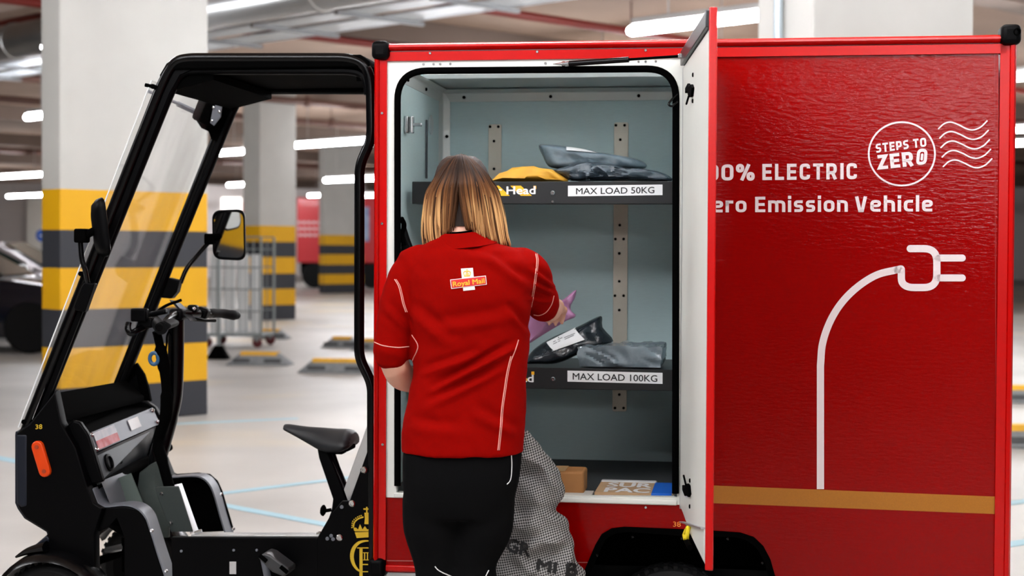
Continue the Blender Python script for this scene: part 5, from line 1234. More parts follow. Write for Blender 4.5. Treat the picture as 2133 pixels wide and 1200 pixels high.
# ------------------------------------------------------------------ parcels
M_GREYBAG = mat('grey_polybag', (96, 112, 122), 0.30, var=0.25, vscale=9, bump=0.35, bscale=26, spec=0.6)
M_DARKBAG = mat('dark_polybag', (34, 40, 46), 0.26, var=0.2, vscale=9, bump=0.4, bscale=24, spec=0.6)
M_SILVBAG = mat('silver_polybag', (128, 142, 150), 0.25, 0.15, var=0.25, vscale=7, bump=0.4, bscale=22, spec=0.7)
M_KRAFT = mat('yellow_kraft', (226, 166, 48), 0.6, var=0.2, vscale=10, bump=0.25, bscale=30)
M_LILAC = mat('lilac_polybag', (166, 116, 156), 0.4, var=0.25, vscale=12, bump=0.3, bscale=30)
M_CARD = mat('brown_card', (176, 122, 70), 0.65, var=0.10, vscale=14)
class Pouch:
    """a soft bag standing in an outline given by points; bulges to front and back"""
    def __init__(s, outline, at, thick, wr=0.012, seed=0, freq=18.0, nr=14, k=3, lean=0.0):
        s.P = spline([(x, y, 0) for x, y in outline], k, True); s.at = at; s.th = thick; s.wr = wr; s.seed = seed; s.fq = freq; s.nr = nr; s.lean = lean
        s.c = Vector((sum(p.x for p in s.P) / len(s.P), sum(p.y for p in s.P) / len(s.P), 0))
        s.yb = max(p.y for p in s.P)
    def pt(s, p, r, side, extra=0.0):
        h = math.sqrt(max(0.0, 1 - r ** 2.6)) * s.th
        base = s.at(p.x, p.y, 0.0)
        n = noise.noise(Vector((base.x * s.fq, base.z * s.fq * 1.3, s.seed + side * 5)))
        n2 = 1 - abs(noise.noise(Vector((base.x * s.fq * 1.5 + base.z * 14, base.z * s.fq * 0.8, s.seed + 9 + side)))) * 2
        w = (n * 0.7 + n2 * 0.5) * s.wr * min(1, (1 - r) * 4 + 0.25)
        d = -side * h - side * w - side * extra + (s.yb - p.y) * s.lean
        return s.at(p.x, p.y, d)
    def build(s, name, m, parent=None):
        mb = MB(); n = len(s.P)
        for side in (1, -1):
            vs = [s.pt(s.c, 0, side)]; fs = []
            for i in range(1, s.nr + 1):
                r = i / s.nr
                for p in s.P: vs.append(s.pt(s.c.lerp(p, r), r if i < s.nr else 1.0, side if i < s.nr else 1))
            for j in range(n): fs.append((0, 1 + j, 1 + (j + 1) % n))
            for i in range(s.nr - 1):
                for j in range(n):
                    a = 1 + i * n; b = a + n; q = (j + 1) % n; fs.append((a + j, b + j, b + q, a + q))
            mb.add(vs, fs)
        o = mb.build(name, m, parent, smooth=0)
        bm = bmesh.new(); bm.from_mesh(o.data); bmesh.ops.remove_doubles(bm, verts=bm.verts, dist=1e-5); bmesh.ops.recalc_face_normals(bm, faces=bm.faces); bm.to_mesh(o.data); bm.free()
        o.data.polygons.foreach_set('use_smooth', [True] * len(o.data.polygons)); o.data.set_sharp_from_angle(angle=R(50))
        return o
    def rad(s, x, y):
        v = Vector((x, y, 0)) - s.c
        a = math.atan2(v.y, v.x); best = None
        n = len(s.P)
        for j in range(n):
            p, q = s.P[j] - s.c, s.P[(j + 1) % n] - s.c
            den = v.x * (q.y - p.y) - v.y * (q.x - p.x)
            if abs(den) < 1e-9: continue
            t = (p.x * (q.y - p.y) - p.y * (q.x - p.x)) / den
            u = (p.x * v.y - p.y * v.x) / den
            if t > 0 and -0.001 <= u <= 1.001: best = t if best is None else min(best, t)
        return min(1.0, 1 / best) if best else 0.0
    def patch(s, name, quad_, m, parent, nu=10, nv=6, lift=0.006):
        """a label lying on the front: quad in outline coordinates (tl, tr, br, bl)"""
        q = [Vector((x, y, 0)) for x, y in quad_]; mb = MB(); vs = []; fs = []
        for i in range(nv + 1):
            for j in range(nu + 1):
                p = q[0].lerp(q[1], j / nu).lerp(q[3].lerp(q[2], j / nu), i / nv); vs.append(s.pt(p, s.rad(p.x, p.y), 1, lift))
        for i in range(nv):
            for j in range(nu): a = i * (nu + 1) + j; fs.append((a, a + 1, a + nu + 2, a + nu + 1))
        mb.add(vs, fs); return mb.build(name, m, parent, smooth=60)
def in_box(y0):
    def f(px, py, d):
        v = L(px, py, y0); return VM @ (v + Vector((0, d, 0)))
    return f
def pouch_thing(name, label, cat, outline, y0, thick, m, group=None, at=None, **k):
    pch = Pouch(outline, at or in_box(y0), thick, **k)
    o = pch.build(name, m); tag(o, label, cat, group); return pch, o
p_, o_ = pouch_thing('poly_mailer', 'grey poly mailer lying topmost on the upper shelf with white strip', 'parcel',
    [(1120, 302), (1136, 300), (1165, 302), (1200, 307), (1250, 317), (1300, 325), (1332, 333), (1347, 344), (1338, 352), (1300, 354), (1250, 356), (1200, 356), (1165, 352), (1142, 346), (1130, 326)], 0.50, 0.05, M_GREYBAG, seed=3, wr=0.026, lean=0.0006, freq=14)
p_.patch('white_strip', [(1180, 305.5), (1214, 309.5), (1246, 319.5), (1182, 314)], M_LABEL, o_)
pouch_thing('poly_mailer', 'crumpled dark grey poly mailer under the grey one on the upper shelf', 'parcel',
    [(1150, 356), (1185, 346), (1215, 338), (1262, 340), (1302, 350), (1345, 352), (1385, 362), (1399, 377), (1330, 377.5), (1250, 377.5), (1190, 377), (1168, 366)], 0.41, 0.045, mat('slate_polybag', (66, 78, 88), 0.2, var=0.3, vscale=10, bump=0.5, bscale=22, spec=0.7), seed=11, wr=0.045, freq=20)
pouch_thing('padded_envelope', 'yellow padded envelope on the upper shelf beside her hair', 'envelope',
    [(1022, 378), (1041, 361), (1056, 356), (1066, 349), (1088, 347), (1112, 346), (1124, 350), (1150, 353), (1160, 359), (1184, 375), (1183, 379), (1150, 379), (1090, 379)], 0.39, 0.04, M_KRAFT, seed=21, wr=0.05, freq=12, k=1)
p_, o_ = pouch_thing('poly_mailer', 'dark poly mailer with white address label leaning on the lower shelf', 'parcel',
    [(1096, 757), (1100, 742), (1116, 724), (1150, 703), (1200, 682), (1236, 664), (1250, 662), (1252, 684), (1276, 712), (1240, 722), (1205, 738), (1175, 752), (1150, 758), (1120, 758)], 0.44, 0.05, M_DARKBAG, seed=31, wr=0.02, lean=0.0008)
lb = p_.patch('address_label', [(1138, 713), (1195, 684), (1219, 707), (1157, 729)], M_LABEL, o_)
mbx = MB()
for k, (a, b) in enumerate((((1153, 712), (1172, 703)), ((1154, 716), (1168, 709)), ((1176, 703), (1198, 694)), ((1178, 706), (1196, 698)))):
    def onp(X, Y, p_=p_): q = Vector((X, Y, 0)); return p_.pt(q, p_.rad(X, Y), 1, 0.0078)
    stroke(mbx, [Vector(a).lerp(Vector(b), f / 4) for f in range(5)], 1.3, onp)
mbx.build('address_lines', mat('faded_ink', (120, 122, 126), 0.6), lb, smooth=0)
# wrapped box
def wrapped_box():
    a = L(1208, 766.5, 0.36); b = L(1376, 766.5, 0.36); zt = L(1290, 724, 0.36).z; dpt = 0.26
    mb = MB(); NX, NZ, NY = 26, 10, 12; z0 = ZS2 + 0.002
    def pt(u, v, w):
        x = a.x + (b.x - a.x) * u; y = 0.36 + dpt * w; z = z0 + (zt - z0) * v
        n = noise.noise(Vector((x * 16, z * 30 + x * 18, y * 14))); n2 = abs(noise.noise(Vector((x * 30 + z * 40, z * 22, y * 22 + 4))))
        k = 0.010 * n + 0.022 * (0.35 - n2)
        k *= min(1, v * 5)
        return VM @ Vector((x + (u - .5) * k * 1.5, y + (w - .5) * k * 2.0, z + (v - 0.3) * k))
    def face(f, nu, nv):
        vs = [pt(*f(i / nu, j / nv)) for j in range(nv + 1) for i in range(nu + 1)]
        mb.add(vs, [(j * (nu + 1) + i, j * (nu + 1) + i + 1, (j + 1) * (nu + 1) + i + 1, (j + 1) * (nu + 1) + i) for j in range(nv) for i in range(nu)])
    face(lambda u, v: (u, v, 0), NX, NZ); face(lambda u, v: (u, v, 1), NX, NZ); face(lambda u, v: (u, 1, v), NX, NY); face(lambda u, v: (u, 0, v), NX, NY); face(lambda u, v: (0, v, u), NY, NZ); face(lambda u, v: (1, v, u), NY, NZ)
    o = mb.build('wrapped_parcel', M_SILVBAG, smooth=0)
    bm = bmesh.new(); bm.from_mesh(o.data); bmesh.ops.remove_doubles(bm, verts=bm.verts, dist=1e-5); bmesh.ops.recalc_face_normals(bm, faces=bm.faces); bm.to_mesh(o.data); bm.free()
    o.data.polygons.foreach_set('use_smooth', [True] * len(o.data.polygons)); o.data.set_sharp_from_angle(angle=R(45))
    tag(o, 'box-shaped parcel wrapped in silver-grey plastic on the lower shelf', 'parcel')
    fl = MB(); c = pt(1, .55, 0.0); vz = VM.to_3x3()
    q = [pt(0.99, 0.9, 0.02), pt(0.99, 0.15, 0.02), c + vz @ Vector((0.012, 0.02, 0.0)), c + vz @ Vector((0.016, 0.03, 0.03))]
    fl.prism(q, vz @ Vector((0.0, 0.012, 0))); fl.build('folded_flap', M_SILVBAG, o)
wrapped_box()
# carton on the box floor
def onfloor(px, py, z=None):
    o = VI @ CAMPOS; d = VIR @ ray(px, py); return o + d * (((ZF if z is None else z) - o.z) / d.z)
c0 = onfloor(1216, 1031); w_, h_, d_ = 0.16, L(1216, 983, c0.y).z - ZF, 0.12
t = thing('carton', 'small brown cardboard carton on the box floor beside the mesh sack', 'box', tuple(VM @ Vector((c0.x - w_ / 2, c0.y, ZF))), VANG)
mb = MB(); mb.box((0, d_ / 2, h_ / 2), (w_, d_, h_)); mb.build('carton_body', M_CARD, t, bevel=0.008, seg=3)
mb = MB(); mb.box((0, d_ / 2, h_ + 0.0008), (0.04, d_ * 0.98, 0.0012)); mb.build('packing_tape', mat('tape_tan', (188, 146, 96), 0.3), t)
# flat pack with big print
f0, f1, f2, f3 = onfloor(1229, 1040, ZF + .018), onfloor(1398, 1043, ZF + .018), onfloor(1390, 1004, ZF + .018), onfloor(1240, 1006, ZF + .018)
y0 = min(f0.y, f1.y); y1 = (f2.y + f3.y) / 2; x0 = f0.x; x1 = f1.x; y0 = max(y0, 0.045)
t = thing('flat_carton', 'flat brown printed carton with blue tape at the front of the box floor', 'box', tuple(VM @ Vector((x0, y0, ZF))), VANG)
W_, D_ = x1 - x0, y1 - y0
mb = MB(); mb.box((W_ / 2, D_ / 2, 0.009), (W_, D_, 0.018)); mb.build('carton_body', mat('kraft_light', (190, 156, 118), 0.65, var=0.08, vscale=14), t, bevel=0.002)
mb = MB(); mb.box((W_ - 0.035, D_ / 2, 0.0098), (0.062, D_ + 0.004, 0.0198)); mb.build('blue_tape', mat('tape_blue', (24, 104, 214), 0.35), t, bevel=0.001)
mb = MB()
TP = lambda X, Y: Vector((X, Y, 0.0190))
put_text(mb, 'SUR', (0.03, D_ * 0.53), (W_ - 0.075, D_ * 0.53), (0, D_ * 0.40), TP, 0.05)
put_text(mb, 'PAC', (0.03, D_ * 0.05), (W_ - 0.075, D_ * 0.05), (0, D_ * 0.40), TP, 0.05)
mb.build('print', M_LABEL, t, smooth=0)
mb = MB(); mb.box((W_ / 2 - 0.03, D_ + 0.012, 0.012), (W_ - 0.06, 0.03, 0.022)); mb.build('plastic_edge', mat('clear_plastic_white', (206, 208, 208), 0.3), t, bevel=0.006)
e0 = onfloor(1222, 1034, ZF); 
mb = MB(); mb.box((0, 0, 0.003), (0.20, 0.10, 0.006)); o = mb.build('paper_packet', mat('packet_white', (206, 204, 198), 0.6), bevel=0.002); o.location = VM @ Vector((x0 - 0.11, y0 + 0.06, ZF)); o.rotation_euler = (0, 0, VANG)
tag(o, 'thin pale paper packet between the brown carton and the printed flat one', 'packet')
# black net at the left of the opening
def net():
    pch = Pouch([(836, 470), (842, 488), (850, 508), (866, 520), (884, 512), (905, 480), (915, 560), (905, 640), (870, 700), (838, 700)], in_box(0.12), 0.03, seed=40, wr=0.02)
    o = pch.build('cargo_net', mat('net_black', (10, 10, 11), 0.8, spec=0.1)); tag(o, 'black mesh net hanging inside the left of the box opening', 'net'); return o
net()
# ------------------------------------------------------------------ the person
from mathutils.bvhtree import BVHTree
PD = 4.47
SC = PD / FPX
ped = W(960, 1500, PD)
person = thing('person', 'person in red polo shirt and black trousers, seen from behind, reaching into the box', 'person', (ped.x, ped.y, 0))
PI_ = Matrix.Translation(Vector((-ped.x, -ped.y, 0)))
def w(px, py, d=0.0): return W(px, py, PD + d)
def pb(mb, name, m, parent=None, **k):
    mb.v = [PI_ @ v for v in mb.v]; return mb.build(name, m, person if parent is None else parent, **k)
M_SKIN = mat('skin', (226, 172, 148), 0.5, var=0.06, vscale=14)
M_SKIN.node_tree.nodes['Principled BSDF'].inputs['Subsurface Weight'].default_value = 0.12
M_SKIN.node_tree.nodes['Principled BSDF'].inputs['Subsurface Radius'].default_value = (0.012, 0.004, 0.002)
M_SHIRT = mat('polo_red', (134, 3, 0), 0.85, spec=0.04, bump=0.12, bscale=500)
M_TROU = mat('trouser_black', (10, 10, 11), 0.9, spec=0.06, bump=0.1, bscale=300)
def cap(mb, pts, rr, n=14): mb.tube(spline(pts, 5), rr, n, ends=True)
def lim(mb, pts, rr, n=14):
    k = 5; P = spline(pts, k); m = len(P); q = []
    for i in range(m):
        f = i / (m - 1) * (len(rr) - 1); a = min(int(f), len(rr) - 2); q.append(rr[a] + (rr[a + 1] - rr[a]) * (f - a))
    mb.tube(P, q, n, ends=True)
def torso(mb, rows, dep, n=28, pw=2.3):
    rs = []
    for (py, xl, xr), (d0, dr) in zip(rows, dep):
        c = w((xl + xr) / 2, py, d0); rx = (xr - xl) / 2 * SC; ring = []
        for j in range(n):
            a = 2 * math.pi * j / n; cx_, sy_ = math.cos(a), math.sin(a)
            ring.append(c + Vector((rx * math.copysign(abs(cx_) ** (2 / pw), cx_), dr * math.copysign(abs(sy_) ** (2 / pw), sy_), 0)))
        rs.append(ring)
    mb.rings(rs)
# -- body (skin): one continuous mesh
mb = MB()
hc = w(968, 408, 0.035)                       # head centre
mb.ball(hc, (0.074, 0.092, 0.108), 24, 14)
mb.ball(hc + Vector((0, 0.030, -0.062)), (0.056, 0.062, 0.056), 18, 10)      # jaw
mb.ball(hc + Vector((0, 0.062, -0.106)), (0.024, 0.022, 0.020), 12, 8)       # chin
mb.ball(hc + Vector((0, 0.070, 0.020)), (0.052, 0.024, 0.016), 14, 8)        # brow
lim(mb, [hc + Vector((0, 0.086, 0.005)), hc + Vector((0, 0.104, -0.030)), hc + Vector((0, 0.098, -0.040))], [0.008, 0.011, 0.012])   # nose
for s in (-1, 1):
    mb.ball(hc + Vector((s * 0.010, 0.094, -0.040)), (0.010, 0.010, 0.008), 8, 6)
    mb.ball(hc + Vector((s * 0.045, 0.062, -0.035)), (0.022, 0.022, 0.024), 10, 6)      # cheek
    e_ = hc + Vector((s * 0.075, -0.004, -0.010)); mb.ball(e_, (0.010, 0.018, 0.030), 12, 8)    # ear
    mb.ball(hc + Vector((0, 0.088, -0.064 - 0.006 * s)), (0.024, 0.012, 0.007), 12, 6)   # lips
lim(mb, [w(966, 452, 0.02), w(964, 480, 0.005), w(962, 512, 0.0)], [0.050, 0.052, 0.062], 18)   # neck
torso(mb, [(505, 918, 1008), (530, 888, 1062), (580, 876, 1080), (680, 880, 1078), (780, 884, 1070), (880, 872, 1068), (960, 862, 1066), (1000, 870, 1058)],
      [(0.0, 0.06), (0.0, 0.075), (0, .09), (0, .095), (0, .085), (0, .095), (0, .105), (0, .10)])
# left arm, elbow bent, forearm going forward round her front
lim(mb, [w(860, 560), w(838, 620, -0.005), w(824, 700, -0.005), w(822, 762, 0.01)], [0.044, 0.041, 0.039, 0.041])
lim(mb, [w(822, 758, 0.005), w(838, 784, 0.06), w(880, 795, 0.14), w(925, 790, 0.20)], [0.041, 0.041, 0.035, 0.026])
LH = w(950, 788, 0.235); LW = w(925, 790, 0.20)
def hand(mb, wrist, palm, fdir, side, nrm, curl):
    """palm between wrist and finger roots; fdir finger direction, side = thumb side, nrm = palm normal"""
    f = fdir.normalized(); s = side.normalized(); nn = nrm.normalized()
    lim(mb, [wrist, wrist.lerp(palm, 0.5), palm], [0.026, 0.028, 0.026])
    mb.ball(palm, 0.030, 12, 8)
    for k, (o, ln) in enumerate(((0.030, 0.068), (0.011, 0.076), (-0.009, 0.071), (-0.028, 0.056))):
        root = palm + f * 0.022 + s * o; mb.ball(root, 0.0135, 8, 6)
        c = curl + 0.1 * k
        d1 = (f * math.cos(c * 0.5) + nn * math.sin(c * 0.5)); d2 = (f * math.cos(c * 1.3) + nn * math.sin(c * 1.3)); d3 = (f * math.cos(c * 1.9) + nn * math.sin(c * 1.9))
        p1 = root + d1 * ln * 0.45; p2 = p1 + d2 * ln * 0.32; p3 = p2 + d3 * ln * 0.25
        lim(mb, [root, p1, p2, p3], [0.0105, 0.0095, 0.0085, 0.0072], 10)
    b = palm - f * 0.012 + s * 0.030
    lim(mb, [palm - f * 0.02 + s * 0.018, b + s * 0.012 + f * 0.01, b + s * 0.022 + f * 0.035 + nn * 0.012, b + s * 0.018 + f * 0.055 + nn * 0.022], [0.016, 0.0135, 0.011, 0.009], 10)
hand(mb, LW, LH, Vector((0.9, 0.3, -0.15)), Vector((0, 0.3, 1)), Vector((-0.2, 0.9, -0.2)), 0.9)
# right arm, reaching forward into the box
lim(mb, [w(1082, 560), w(1112, 590, 0.04), w(1136, 640, 0.12)], [0.044, 0.042, 0.041])
RWr = w(1153, 642, 0.43)
lim(mb, [w(1136, 640, 0.12), w(1143, 643, 0.22), w(1149, 642, 0.34), RWr], [0.042, 0.041, 0.034, 0.026])
RH = w(1157, 640, 0.49)
hand(mb, RWr, RH, Vector((0.06, 0.95, -0.06)), Vector((-0.9, 0.1, 0.25)), Vector((-0.2, -0.1, -1)), 0.8)
# legs and feet
LEGS = [((905, 1000), (908, 1180), (918, 1400)), ((1010, 1000), (992, 1180), (1004, 1400))]
for hip, knee, ank in LEGS:
    lim(mb, [w(hip[0], hip[1]), w((hip[0] + knee[0]) / 2, 1090), w(*knee, 0.01), w((knee[0] + ank[0]) / 2, 1290, -0.015), w(ank[0], 1480, 0.0)], [0.082, 0.072, 0.052, 0.050, 0.036])
    a = w(ank[0], 1505, 0.0); lim(mb, [a, a + Vector((0, 0.08, -0.012)), a + Vector((0, 0.15, -0.022))], [0.034, 0.032, 0.022])
body = pb(mb, 'body', M_SKIN); fuse(body, 0.0052, 5)
eye = mat('eye_white', (236, 234, 230), 0.2); iris = mat('eye_iris', (70, 60, 44), 0.2)
for s in (-1, 1):
    m2 = MB(); m2.ball(hc + Vector((s * 0.032, 0.0775, 0.001)), 0.0125, 14, 10); ey = pb(m2, 'eye', eye)
    m2 = MB(); m2.ball(hc + Vector((s * 0.032, 0.0862, 0.000)), (0.0055, 0.0045, 0.0055), 10, 8); pb(m2, 'iris', iris, ey)
# -- trousers
mb = MB()
torso(mb, [(930, 840, 1088), (960, 838, 1087), (1000, 838, 1082), (1040, 841, 1072), (1075, 846, 1064)], [(0, 0.122), (0, .124), (0, .124), (0, .115), (0, .10)], pw=2.5)
for (hip, knee, ank), s in zip(LEGS, (-1, 1)):
    lim(mb, [w(hip[0] + s * 2 - (0 if s < 0 else 4), hip[1] + 40), w((hip[0] + knee[0]) / 2 + s * 4, 1100), w(knee[0] + (5 if s < 0 else -8), 1180, 0.005), w(ank[0], 1300, -0.01), w(ank[0], 1400, -.01), w(ank[0], 1475, -0.005)], [0.090, 0.086, 0.068, 0.066, 0.063, 0.062])
tr = pb(mb, 'trousers', M_TROU); fuse(tr, 0.009, 5)
for hip, knee, ank in LEGS:
    a = w(ank[0], 1500, 0.0); a = Vector((a.x, a.y, 0))
    m2 = MB(); rs = []
    for y, hw, h in ((-0.085, 0.028, 0.06), (-0.07, 0.040, 0.085), (0.0, 0.043, 0.09), (0.06, 0.048, 0.07), (0.13, 0.050, 0.052), (0.175, 0.036, 0.042), (0.188, 0.02, 0.03)):
        rs.append([a + Vector((hw * math.cos(t_), y, max(0.004, h / 2 + h / 2 * math.sin(t_)))) for t_ in [2 * math.pi * k / 14 for k in range(14)]])
    m2.rings(rs); sh_ = pb(m2, 'shoe', mat('shoe_black', (14, 14, 15), 0.6), smooth=50)
    m2 = MB(); m2.prism([a + Vector((x, y, 0)) for x, y in ((-0.034, -0.09), (0.034, -0.09), (0.046, 0), (0.05, 0.12), (0.034, 0.185), (-0.034, 0.185), (-0.05, 0.12), (-0.046, 0))], (0, 0, 0.022)); pb(m2, 'sole', M_RUBBER, sh_)
# -- polo shirt
mb = MB()
torso(mb, [(492, 914, 1012), (508, 890, 1048), (520, 868, 1084), (540, 850, 1108), (580, 844, 1114), (620, 850, 1110), (660, 856, 1105), (720, 859, 1102), (780, 860, 1100), (840, 848, 1095), (900, 838, 1093), (941, 834, 1094)],
      [(0.005, .062), (0.004, .076), (0.0, .088), (-.004, .100), (-.006, .112), (-.004, .118), (0, .118), (0, .112), (0, .112), (0, .122), (0, .132), (0, .136)], n=40, pw=2.4)
lim(mb, [w(872, 560), w(846, 590), w(826, 650, -0.004), w(817, 733, -0.004)], [0.070, 0.058, 0.052, 0.0545], 20)
lim(mb, [w(1078, 562), w(1104, 574, 0.02), w(1126, 618, 0.07), w(1133, 641, 0.115)], [0.070, 0.062, 0.049, 0.0455], 20)
shirt = pb(mb, 'polo_shirt', M_SHIRT); fuse(shirt, 0.006, 7)
# folds in the cloth
TP_ = CAMROT.inverted()
def scr(v):
    p = TP_ @ (v - CAMPOS); return CX + p.x / -p.z * FPX, CY - p.y / -p.z * FPX
FOLDS = [((905, 815), (1075, 722), 9, 0.008), ((890, 850), (1050, 770), 11, 0.005), ((880, 780), (1000, 740), 10, 0.004), ((1020, 545), (1105, 600), 12, 0.005), ((850, 640), (930, 720), 14, 0.004),
         ((1050, 640), (1098, 700), 10, 0.005), ((980, 860), (1070, 905), 14, 0.004), ((850, 890), (960, 905), 14, 0.003), ((1105, 560), (1150, 598), 7, 0.005), ((1112, 590), (1152, 612), 6, 0.005), ((1100, 622), (1150, 628), 7, 0.004),
         ((930, 520), (1090, 560), 14, 0.003), ((800, 640), (850, 690), 10, 0.004), ((900, 690), (1080, 660), 16, 0.003)]
me = shirt.data
me.update()
nrm = [v.normal.copy() for v in me.vertices]
for v, nn in zip(me.vertices, nrm):
    wv = v.co + Vector((ped.x, ped.y, 0)); x, y = scr(wv); d = 0.0
    for (ax, ay), (bx, by), wd, am in FOLDS:
        vx, vy = bx - ax, by - ay; l2 = vx * vx + vy * vy; t_ = ((x - ax) * vx + (y - ay) * vy) / l2
        if -0.15 < t_ < 1.15:
            q = ((x - ax) * vy - (y - ay) * vx) / math.sqrt(l2); en = max(0, 1 - abs(2 * t_ - 1) ** 2 / 1.3)
            d += 2.3 * am * en * (math.exp(-(q / (wd * .8)) ** 2) - 0.9 * math.exp(-((q - wd * 1.4) / (wd * .85)) ** 2))
    d += 0.005 * noise.noise(Vector((wv.x * 9 + wv.z * 4, wv.y * 5, wv.z * 9))) + 0.0026 * noise.noise(Vector((wv.x * 26 + wv.z * 18, wv.y * 12, wv.z * 22)))
    v.co += nn * d
me.update()
def tree_of(o):
    m_ = o.matrix_basis if o.parent is None else o.parent.matrix_basis @ o.matrix_basis
    return BVHTree.FromPolygons([m_ @ v.co for v in o.data.vertices], [tuple(p.vertices) for p in o.data.polygons])
person_m = Matrix.Translation(Vector((ped.x, ped.y, 0)))
BT = BVHTree.FromPolygons([person_m @ v.co for v in shirt.data.vertices], [tuple(p.vertices) for p in shirt.data.polygons])
def on_cloth(px, py, lift=0.0015, tree=None):
    d = ray(px, py); h = (tree or BT).ray_cast(CAMPOS, d)
    if h[0] is None: return None
    return h[0] - d * lift
def stitch(pts, r=0.0016, parent=None, m=None, tree=None, name='stitching', off=0.0):
    runs = [[]]
    for p in spline([(x, y, 0) for x, y in pts], 7):
        q = on_cloth(p.x + off, p.y, 0.0004, tree)
        if q is None or (runs[-1] and abs(q.y - runs[-1][-1].y) > 0.018): runs.append([])
        if q is not None: runs[-1].append(q)
    P = max(runs, key=len)
    if len(P) < 4: return
    m2 = MB(); m2.tube(P, r, 6); return pb(m2, name, m or M_STITCH, parent if parent is not None else shirt)
M_STITCH = mat('stitch_pale', (226, 150, 138), 0.7)
SEAMS = [[(1116, 529), (1118, 546), (1114, 580), (1108, 618), (1103, 643)], [(822, 582), (830, 596), (835, 614), (839, 632), (845, 650)], [(858, 698), (870, 718), (868, 732), (859, 752), (859, 768)],
         [(1080, 708), (1076, 722), (1070, 738), (1064, 752)], [(1064, 742), (1056, 775), (1050, 815), (1045, 850), (1042, 890), (1037, 938)], [(780, 713), (798, 720), (828, 724), (852, 722)], [(1154, 616), (1149, 634), (1138, 650), (1124, 657), (1112, 656)]]
for sm in SEAMS: stitch(sm)
for sm in (SEAMS[0], SEAMS[4], SEAMS[1]): stitch(sm, r=0.0011, off=3.2)
# collar and the dark under-collar
def ell(cx_, cy_, d, rx, ry, tz, n=40):
    c = w(cx_, cy_, d); return [c + Vector((rx * math.cos(a), ry * math.sin(a), tz * math.cos(a) + 0.012 * math.sin(a))) for a in [2 * math.pi * k / n for k in range(n)]]
m2 = MB(); m2.rings([ell(961, 478, 0.004, 0.066, 0.066, 0.006), ell(962, 494, 0.004, 0.084, 0.078, 0.008), ell(964, 508, 0.003, 0.104, 0.091, 0.009), ell(964, 509, 0.003, 0.101, 0.086, 0.009), ell(962, 494, 0.004, 0.079, 0.073, 0.008), ell(961, 478, 0.004, 0.061, 0.061, 0.006)], closed=True)
pb(m2, 'collar', M_SHIRT, shirt, smooth=50)
m2 = MB(); m2.rings([ell(961, 474, 0.006, 0.060, 0.060, 0.006), ell(961, 486, 0.004, 0.064, 0.064, 0.006), ell(961, 486, 0.004, 0.056, 0.056, 0.006), ell(961, 474, 0.006, 0.055, 0.055, 0.006)], closed=True); pb(m2, 'lanyard', M_MATT, shirt, smooth=50)
# hem slit
m2 = MB(); P_ = [on_cloth(x, y, 0.001) for x, y in ((1086, 908), (1084, 930), (1082, 942), (1089, 942))]
if all(P_): m2.add(P_, [(0, 1, 2, 3)]); pb(m2, 'hem_slit', M_MATT, shirt, smooth=0)
# emblem printed on the back
M_LW = mat('print_white', (232, 222, 220), 0.7); M_LO = mat('print_orange', (246, 176, 40), 0.7); M_LR = mat('print_red', (204, 30, 30), 0.7)
def cloth_quad(q, lift, name, m, n=8):
    m2 = MB(); vs = []; q = [Vector((*p, 0)) for p in q]
    for i in range(n + 1):
        for j in range(n + 1):
            p = q[0].lerp(q[1], j / n).lerp(q[3].lerp(q[2], j / n), i / n); vs.append(on_cloth(p.x, p.y, lift))
    m2.add(vs, [(i * (n + 1) + j, i * (n + 1) + j + 1, (i + 1) * (n + 1) + j + 1, (i + 1) * (n + 1) + j) for i in range(n) for j in range(n)])
    return pb(m2, name, m, shirt, smooth=60)
cloth_quad([(960, 559.5), (985, 558), (989.5, 603.5), (965, 606)], 0.0018, 'emblem_cross', M_LW)
cloth_quad([(937.5, 582.5), (1012, 574), (1014, 593), (940, 602)], 0.0026, 'emblem_border', M_LW)
cloth_quad([(939, 583.6), (1010.8, 575.6), (1012.6, 592.0), (941.2, 600.2)], 0.0034, 'emblem_band', M_LR)
m2 = MB(); put_text(m2, 'Royal Mail', (944, 597), (1009.5, 589.4), (-1.1, -10.5), lambda X, Y: on_cloth(X, Y, 0.0044), 0.035); pb(m2, 'lettering', M_LO, shirt, smooth=0)
m2 = MB(); OC = lambda X, Y: on_cloth(X, Y, 0.0034)
stroke(m2, [(966.5, 575), (979.5, 574)], 2.4, OC)
ar = spline([(967, 573.5, 0), (965.5, 568, 0), (969, 565, 0), (972.8, 566.5, 0), (976, 564.6, 0), (980, 567.3, 0), (979.5, 572.6, 0)], 4); stroke(m2, [(p.x, p.y) for p in ar], 1.6, OC)
stroke(m2, [(972.6, 561), (972.9, 573)], 1.4, OC); stroke(m2, [(970.8, 562.2), (974.4, 562)], 1.1, OC); stroke(m2, [(969, 571), (977.4, 570.2)], 1.6, OC)
pb(m2, 'crown_print', M_LO, shirt, smooth=0)
# piping on the trousers
TT = BVHTree.FromPolygons([person_m @ v.co for v in tr.data.vertices], [tuple(p.vertices) for p in tr.data.polygons])
M_PIP = mat('piping_white', (232, 232, 232), 0.5)
for ln in ([(1065, 944), (1066, 968), (1065, 990), (1062, 1002), (1056, 1009)], [(906, 1180), (912, 1187), (922, 1193), (938, 1200), (950, 1205)], [(1018, 1188), (1014, 1196), (1008, 1208)]): stitch(ln, 0.0016, tr, M_PIP, TT, 'piping')
